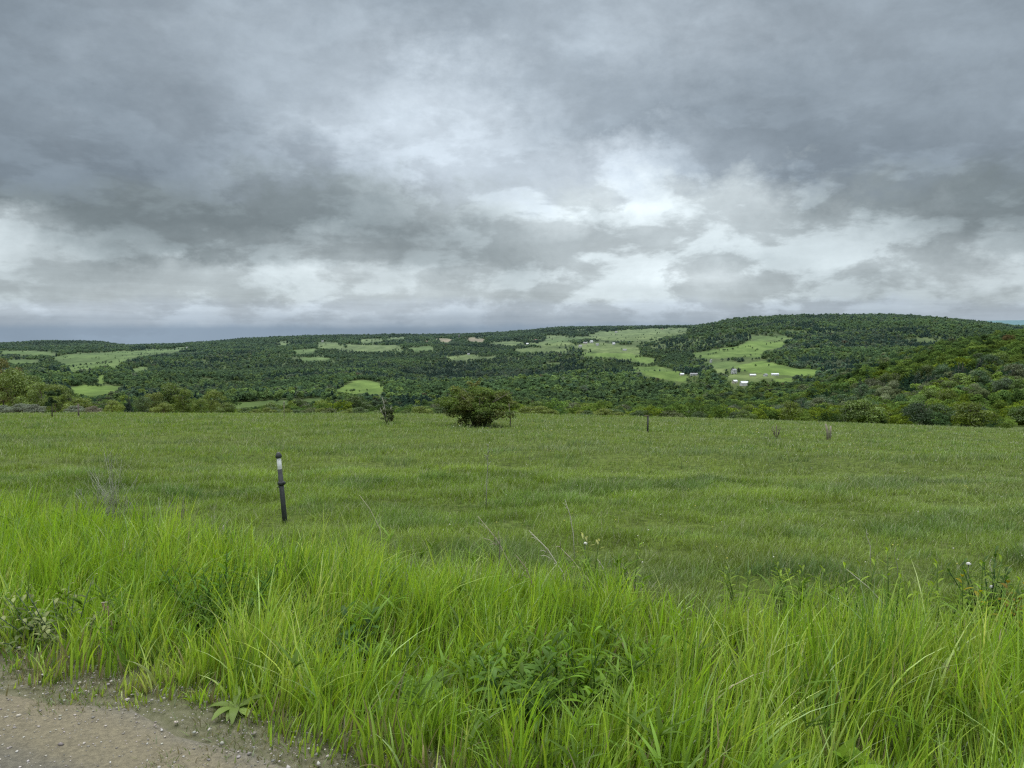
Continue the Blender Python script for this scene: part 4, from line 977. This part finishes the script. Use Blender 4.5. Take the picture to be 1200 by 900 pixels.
# white clover specks in the meadow: stuff nobody would count
n = 420; D = R.uniform(4.5, 40, n); u = R.uniform(-.1, .72, n); x = u * D; ok = (road_s(x, D) > 2.6) & (tall_height(x, D) < .1); x, D = x[ok], D[ok]; n = len(x)
sz = np.maximum(.006, D * .00055) * R.uniform(.6, 1.2, n)
V = IV[None] * sz[:, None, None] + np.stack([x, D, H(x, D) + R.uniform(.06, .16, n)], -1)[:, None]
cc = np.where(R.random((n, 1)) < .6, np.array([.55, .56, .45]), np.array([.5, .48, .1]))
fl = link('meadow_flowers', mesh_np('meadow_flowers', V.reshape(-1, 3), (IF[None] + (np.arange(n) * 12)[:, None, None]).reshape(-1, 3), np.repeat(cc, 12, 0)), M_DRY)
tag(fl, 'tiny white and yellow flower heads speckling the meadow', 'flowers', kind='stuff')

def stalk(pxa, pya, pxb, pyb, D, r, col, label, name='dead_stalk', branches=0, group='dead stalks left from last year'):
    """from ground point a to tip b in the vertical plane at depth D"""
    xa = float(ucol(pxa, pya)) * D; za = EYE + float(slope(pya)) * D; za = min(za, float(H(xa, D)) + .25)
    xb = float(ucol(pxb, pyb)) * D; zb = EYE + float(slope(pyb)) * D; g0 = float(H(xa, D))
    v = np.array([xb - xa, 0, zb - za]); root = np.array([-v[0] * .2, 0, g0 - za - .03]) if za > g0 else np.array([0, 0, -.03])
    t = thing(name, (xa, D, za), label, 'dead stalk', group)
    m1 = v * .5 + np.array([random.uniform(-.01, .01), .02, .015])
    r *= 1.7
    parts = [tube([root, (0, 0, 0), m1, v], [r, r * .9, r * .7, r * .35], 5)]
    for k in range(branches):
        q = random.uniform(.3, .95); p = v * q; l = np.linalg.norm(v) * random.uniform(.10, .28) * (1.15 - q * .5); a = random.choice([-1, 1]) * random.uniform(.3, .8)
        dv = np.array([v[0] * math.cos(a) + v[2] * math.sin(a), random.uniform(-.5, .5) * np.linalg.norm(v), -v[0] * math.sin(a) + v[2] * math.cos(a)]); dv = dv / np.linalg.norm(dv) * l
        parts.append(tube([p, p + dv * .5 + (0, 0, .01), p + dv], [r * .5, r * .4, r * .2], 4))
    V, f, _ = merge(parts); link('stem', mesh_np('stem', V, f, np.broadcast_to(np.array(col), (len(V), 3))), M_DRY, t)
PA = (.50, .48, .38); PB = (.36, .32, .24); PR = (.30, .24, .19)
ST = [
 (1048, 722, 992, 667, 4.1, .0032, (.42, .42, .30), 'long pale dead stalk leaning left over the goldenrod shoots', 0),
 (445, 612, 421, 580, 6.0, .003, (.36, .36, .22), 'single thin straw stalk leaning left in the open meadow', 0),
 (660, 672, 620, 622, 4.9, .003, PA, 'pale dead stalk leaning left with twiggy top, centre of the dead patch', 5),
 (690, 680, 655, 640, 4.8, .003, PB, 'dead stalk lying parallel behind the pale twiggy one', 3),
 (600, 665, 560, 605, 5.1, .0025, PB, 'brown thin dead stalk at the start of the dead patch', 6),
 (585, 662, 584, 622, 4.9, .0025, (.16, .14, .12), 'dark upright dead stalk in the dead patch', 0),
 (745, 692, 728, 660, 4.6, .003, (.18, .16, .14), 'dark stalk beside the young leafy shoot', 2),
 (712, 684, 700, 655, 4.7, .0025, PA, 'short pale stalk just left of the dark stalk', 2),
 (672, 610, 662, 585, 5.9, .0025, PA, 'faint straw stalk out beyond the dead patch', 2),
 (626, 690, 604, 650, 4.7, .0025, PR, 'reddish dead stalk at the back of the tall grass', 4),
 (570, 575, 572, 520, 9.0, .004, (.33, .34, .26), 'wispy pale upright stalk farther out in the meadow', 9),
 (1020, 640, 1016, 620, 5.6, .002, PA, 'short wisp of straw far behind the leaning stalk', 2),
 (1164, 675, 1163, 653, 4.7, .002, PA, 'thin straight straw beside the lower dandelion clock', 0),
 (1052, 665, 1050, 640, 5.2, .002, (.3, .33, .2), 'greenish straw stalk behind the tall goldenrod shoot', 1),
]
for a in ST: stalk(*a[:8], branches=a[8])
# bare grey twiggy bushes at the left
def twig_bush(px_, pyb, D, h, w, nst, label, rr=.0030, col=(.34, .35, .27), br=7):
    x0, y0, z0 = at_px(px_, pyb, D); t = thing('twig_bush', (x0, y0, z0), label, 'dead bush', 'bare twiggy bushes behind the tall grass')
    for i in range(nst):
        a = random.uniform(0, 6.28); r = w * random.random() ** .6; hh_ = h * random.uniform(.55, 1.05) * (1 - .35 * r / w)
        p0 = np.array([math.cos(a) * r * .15, math.sin(a) * r * .15, -.02]); p3 = np.array([math.cos(a) * r, math.sin(a) * r * .6, hh_]); pm = p0 * .4 + p3 * .6 + np.array([0, 0, .1 * hh_])
        pm[:2] *= .75
        parts = [tube([p0, (p0 + pm) / 2, pm, p3], [rr, rr * .85, rr * .7, rr * .3], 5)]
        for k in range(br):
            q = random.uniform(.35, .95); p = p0 + (p3 - p0) * q; dv = np.array([random.uniform(-1, 1), random.uniform(-.6, .6), random.uniform(.6, 1.6)]); dv *= hh_ * .2 / np.linalg.norm(dv) * random.uniform(.6, 1.3)
            parts.append(tube([p, p + dv * .5, p + dv * np.array([.9, .9, 1.1])], [rr * .5, rr * .4, rr * .2], 4))
        V, f, _ = merge(parts); link('stem', mesh_np('stem', V, f, np.broadcast_to(np.array(col) * random.uniform(.7, 1.2), (len(V), 3))), M_DRY, t)
twig_bush(135, 600, 7.0, .86, .34, 16, 'tallest bare grey twiggy bush behind the roadside grass')
twig_bush(112, 600, 7.1, .62, .36, 14, 'lower bare twiggy bush beside the tallest one', col=(.28, .30, .23))
twig_bush(188, 605, 6.8, .46, .22, 8, 'small bare twiggy bush between the tall bush and the post', col=(.26, .27, .2))
twig_bush(212, 605, 6.7, .50, .20, 7, 'small twiggy bush with crossing brown twigs', col=(.26, .24, .18))
twig_bush(250, 608, 6.5, .50, .20, 8, 'pale straw twiggy bush nearest the banded post', col=(.36, .36, .26), br=4)
twig_bush(910, 514, 29.4, .75, .4, 6, 'dry leaning twiggy bush near the pale twin post', rr=.018, col=(.16, .14, .11), br=4)
# broken brown stem by the road
x0, y0, z0 = at_px(128, 790, 3.85)
x0, y0, z0 = at_px(127, 790, 3.98)
t = thing('broken_stem', (x0, y0, z0), 'broken reddish brown hollow stem stubs beside the mugwort', 'dead stalk')
for dx, hh_, r in ((-.010, .24, .007), (.012, .22, .006), (.028, .14, .004)):
    V, f, _ = merge([tube([(dx, 0, -.02), (dx + .004, 0, hh_ * .5), (dx - .002, 0, hh_)], [r, r * .95, r], 8)]); link('stem', mesh_np('stem', V, f, np.broadcast_to((.15, .10, .065), (len(V), 3))), M_DRY, t)
V, f, _ = merge([tube([(-.022, 0, .238), (.012, 0, .242)], [.004, .003], 6)]); link('cut_top', mesh_np('cut_top', V, f, np.broadcast_to((.42, .38, .30), (len(V), 3))), M_DRY, t)

# ------------------------------------------------------------------ sky
SUN_EL, SUN_AZ = math.radians(62), math.radians(-25)      # azimuth from +Y towards +X
w = bpy.data.worlds.new('World'); scene.world = w; w.use_nodes = True
nt = w.node_tree; nt.nodes.clear(); N = nt.nodes; L = nt.links
def math_(op, a, b=None, c=None, clamp=False):
    n = N.new('ShaderNodeMath'); n.operation = op; n.use_clamp = clamp
    for i, v in enumerate((a, b, c)):
        if v is None: continue
        if isinstance(v, (int, float)): n.inputs[i].default_value = v
        else: L.new(v, n.inputs[i])
    return n.outputs[0]
tc = N.new('ShaderNodeTexCoord'); sep = N.new('ShaderNodeSeparateXYZ'); L.new(tc.outputs['Generated'], sep.inputs[0])
dx, dy, dz = sep.outputs
den = math_('MAXIMUM', dy, .42)
uu = math_('DIVIDE', dx, den); vv = math_('DIVIDE', dz, den)
# the cloud deck as a flat layer overhead
zz = math_('ADD', math_('MAXIMUM', dz, 0.0), .045)
cu = math_('DIVIDE', dx, zz); cv = math_('DIVIDE', dy, zz)
comb = N.new('ShaderNodeCombineXYZ'); L.new(cu, comb.inputs[0]); L.new(cv, comb.inputs[1])
def noise(vec, scale, detail=8, rough=.55, dist=0.0, off=0.0, sxyz=(1, 1, 1)):
    mp = N.new('ShaderNodeMapping'); mp.inputs['Location'].default_value = (off, off * .7, off * 1.3); mp.inputs['Scale'].default_value = sxyz
    L.new(vec, mp.inputs[0]); n = N.new('ShaderNodeTexNoise'); n.inputs['Scale'].default_value = scale; n.inputs['Detail'].default_value = detail; n.inputs['Roughness'].default_value = rough; n.inputs['Distortion'].default_value = dist
    L.new(mp.outputs[0], n.inputs['Vector']); return n
DIR = tc.outputs['Generated']
nw = noise(DIR, 4.2, 9, .63, 0, 4.0, (1, 1, 1.5)); sw = N.new('ShaderNodeSeparateColor'); L.new(nw.outputs['Color'], sw.inputs[0])
wu = math_('MULTIPLY', math_('SUBTRACT', sw.outputs[0], .5), .26)
wamp = math_('ADD', math_('MULTIPLY', math_('MINIMUM', math_('MAXIMUM', vv, 0), .3), .42), .008)
wv_ = math_('MULTIPLY', math_('SUBTRACT', sw.outputs[1], .5), math_('MULTIPLY', wamp, 1.9))
nw2 = noise(DIR, 15.0, 9, .62, 0, 24.0, (1, 1, 1.4)); sw2 = N.new('ShaderNodeSeparateColor'); L.new(nw2.outputs['Color'], sw2.inputs[0])
U2 = math_('ADD', math_('ADD', uu, wu), math_('MULTIPLY', math_('SUBTRACT', sw2.outputs[0], .5), .13))
V2 = math_('ADD', math_('ADD', vv, wv_), math_('MULTIPLY', math_('SUBTRACT', sw2.outputs[1], .5), math_('MULTIPLY', wamp, 1.25)))
fac = math_('MULTIPLY_ADD', U2, 1 / 1.5, .5)     # u -.75..+.75 -> 0..1
rows = [0, 50, 100, 150, 200, 240, 270, 300, 322, 343, 361, 375, 386]
G = [
 [126,138,148,158,160,150,150,166,162,155,156,148,142],
 [128,144,158,168,174,168,158,178,176,164,156,150,146],
 [126,138,150,162,184,198,176,160,162,150,146,145,143],
 [124,128,140,158,196,214,200,158,144,138,137,140,140],
 [118,120,128,148,168,204,206,214,176,140,128,132,133],
 [124,116,120,125,140,168,196,228,220,196,150,126,120],
 [196,134,118,122,126,142,176,196,204,192,176,144,126],
 [200,158,130,150,168,158,164,206,196,176,194,174,160],
 [178,166,186,196,212,198,178,204,224,186,174,192,200],
 [174,190,192,182,198,206,184,198,196,186,172,182,184],
 [190,196,186,186,194,196,184,190,188,178,174,178,176],
 [166,176,178,170,168,168,166,170,168,166,164,168,182],
 [146,152,150,146,142,140,146,154,152,156,162,182,190]]
def lin(v): v = v / 255.; return ((v + .055) / 1.055) ** 2.4 if v > .04045 else v / 12.92
prev = None
for i in range(len(rows)):
    rp = N.new('ShaderNodeValToRGB'); cr = rp.color_ramp; cr.interpolation = 'CARDINAL' if i < 8 else 'EASE'
    while len(cr.elements) < 13: cr.elements.new(.5)
    for k in range(13):
        v = G[i][k] * .93 + 31; u = (k * 100 - 600) / 900.
        cr.elements[k].position = min(max(u / 1.5 + .5, 0), 1)
        if rows[i] < 345: t_ = (-13, 0, 11)
        elif rows[i] < 365: t_ = (-14, -1, 10)
        else: t_ = (-17, -3, 10)
        if rows[i] > 380: t_ = (-24, -5, 14)
        if 230 <= rows[i] <= 345: t_ = (-11, 1, 6)
        cr.elements[k].color = (lin(v + t_[0]), lin(v + t_[1]), lin(v + t_[2]), 1)
    L.new(fac, rp.inputs[0])
    if prev is None: prev = rp.outputs[0]
    else:
        mr = N.new('ShaderNodeMapRange'); mr.interpolation_type = 'SMOOTHSTEP' if i > 7 else 'LINEAR'
        mr.inputs['From Min'].default_value = float(slope(rows[i - 1])); mr.inputs['From Max'].default_value = float(slope(rows[i])); mr.inputs['To Min'].default_value = 0; mr.inputs['To Max'].default_value = 1
        L.new(V2, mr.inputs[0])
        mx = N.new('ShaderNodeMix'); mx.data_type = 'RGBA'; L.new(mr.outputs[0], mx.inputs[0]); L.new(prev, mx.inputs[6]); L.new(rp.outputs[0], mx.inputs[7]); prev = mx.outputs[2]
# billows: brightness detail on the layer and in direction space
nA = noise(comb.outputs[0], .75, 10, .60, .4, 1.0); nB = noise(DIR, 10.0, 9, .66, .25, 7.0, (1, 1, 1.6)); nC = noise(DIR, 3.6, 6, .55, .2, 2.0, (1, 1, 1.5))
nD = noise(DIR, 9.0, 9, .58, .15, 11.0, (1, 1, 2.3))
rs = N.new('ShaderNodeMapRange'); rs.interpolation_type = 'SMOOTHSTEP'; rs.inputs['From Min'].default_value = .46; rs.inputs['From Max'].default_value = .57; rs.inputs['To Min'].default_value = -.5; rs.inputs['To Max'].default_value = .5; L.new(nD.outputs[0], rs.inputs[0])
ridge = rs.outputs[0]
rk = N.new('ShaderNodeMapRange'); rk.inputs['From Min'].default_value = .30; rk.inputs['From Max'].default_value = .10; rk.inputs['To Min'].default_value = .10; rk.inputs['To Max'].default_value = .50; L.new(vv, rk.inputs[0])
ridge = math_('MULTIPLY', ridge, math_('MULTIPLY', rk.outputs[0], math_('MULTIPLY', nC.outputs[0], 1.3)))
det = math_('ADD', math_('ADD', math_('MULTIPLY', math_('SUBTRACT', nA.outputs[0], .5), .34), math_('MULTIPLY', math_('SUBTRACT', nB.outputs[0], .5), .60)), math_('MULTIPLY', math_('SUBTRACT', nC.outputs[0], .5), .30))
lowk = N.new('ShaderNodeMapRange'); lowk.inputs['From Min'].default_value = 0.0; lowk.inputs['From Max'].default_value = .03; lowk.inputs['To Min'].default_value = .22; lowk.inputs['To Max'].default_value = 1; L.new(vv, lowk.inputs[0])
gain = math_('ADD', math_('MULTIPLY', math_('ADD', det, ridge), lowk.outputs[0]), 1.0)
gain = math_('MAXIMUM', gain, .3)
vm = N.new('ShaderNodeVectorMath'); vm.operation = 'SCALE'; L.new(prev, vm.inputs[0]); L.new(gain, vm.inputs[3])
# brighter towards the zenith
zk = N.new('ShaderNodeMapRange'); zk.interpolation_type = 'SMOOTHSTEP'; zk.inputs['From Min'].default_value = .42; zk.inputs['From Max'].default_value = .80; zk.inputs['To Min'].default_value = 0; zk.inputs['To Max'].default_value = 1; L.new(dz, zk.inputs[0])
zr = N.new('ShaderNodeValToRGB'); zr.color_ramp.elements[0].position = .35; zr.color_ramp.elements[0].color = (1.9, 2.0, 2.1, 1); zr.color_ramp.elements[1].position = .68; zr.color_ramp.elements[1].color = (3.6, 3.65, 3.7, 1); L.new(nA.outputs[0], zr.inputs[0])
mz = N.new('ShaderNodeMix'); mz.data_type = 'RGBA'; L.new(zk.outputs[0], mz.inputs[0]); L.new(vm.outputs[0], mz.inputs[6]); L.new(zr.outputs[0], mz.inputs[7])
bg = N.new('ShaderNodeBackground'); L.new(mz.outputs[2], bg.inputs[0]); bg.inputs[1].default_value = 0.97
sky = N.new('ShaderNodeTexSky'); sky.sky_type = 'NISHITA'; sky.sun_disc = False; sky.sun_elevation = SUN_EL; sky.sun_rotation = SUN_AZ
bg2 = N.new('ShaderNodeBackground'); L.new(sky.outputs[0], bg2.inputs[0]); bg2.inputs[1].default_value = .05
ms = N.new('ShaderNodeMixShader'); ms.inputs[0].default_value = .06; L.new(bg.outputs[0], ms.inputs[1]); L.new(bg2.outputs[0], ms.inputs[2])
out = N.new('ShaderNodeOutputWorld'); L.new(ms.outputs[0], out.inputs[0])
w.cycles.sampling_method = 'MANUAL'; w.cycles.sample_map_resolution = 512

sl = bpy.data.lights.new('sun', 'SUN'); sl.energy = 1.5; sl.angle = math.radians(24); sl.color = (1, .97, .92)
so = bpy.data.objects.new('sun', sl); COL.objects.link(so)
from mathutils import Vector
sd = Vector((math.sin(SUN_AZ) * math.cos(SUN_EL), math.cos(SUN_AZ) * math.cos(SUN_EL), math.sin(SUN_EL)))
so.rotation_euler = sd.to_track_quat('Z', 'Y').to_euler(); so.location = (0, 0, 50)

# ------------------------------------------------------------------ camera
cd = bpy.data.cameras.new('camera'); cd.lens = F; cd.sensor_width = 36; cd.clip_start = .05; cd.clip_end = 40000
co = bpy.data.objects.new('camera', cd); COL.objects.link(co); co.location = (0, 0, EYE); co.rotation_euler = (math.pi / 2 - PITCH, 0, 0)
scene.camera = co
scene.view_settings.view_transform = 'Standard'; scene.view_settings.look = 'None'; scene.view_settings.exposure = 0; scene.view_settings.gamma = 1
scene.cycles.use_denoising = False; scene.cycles.pixel_filter_type = 'BLACKMAN_HARRIS'; scene.cycles.filter_width = 1.3
scene.cycles.max_bounces = 6; scene.cycles.diffuse_bounces = 3; scene.cycles.transmission_bounces = 3; scene.cycles.transparent_max_bounces = 4
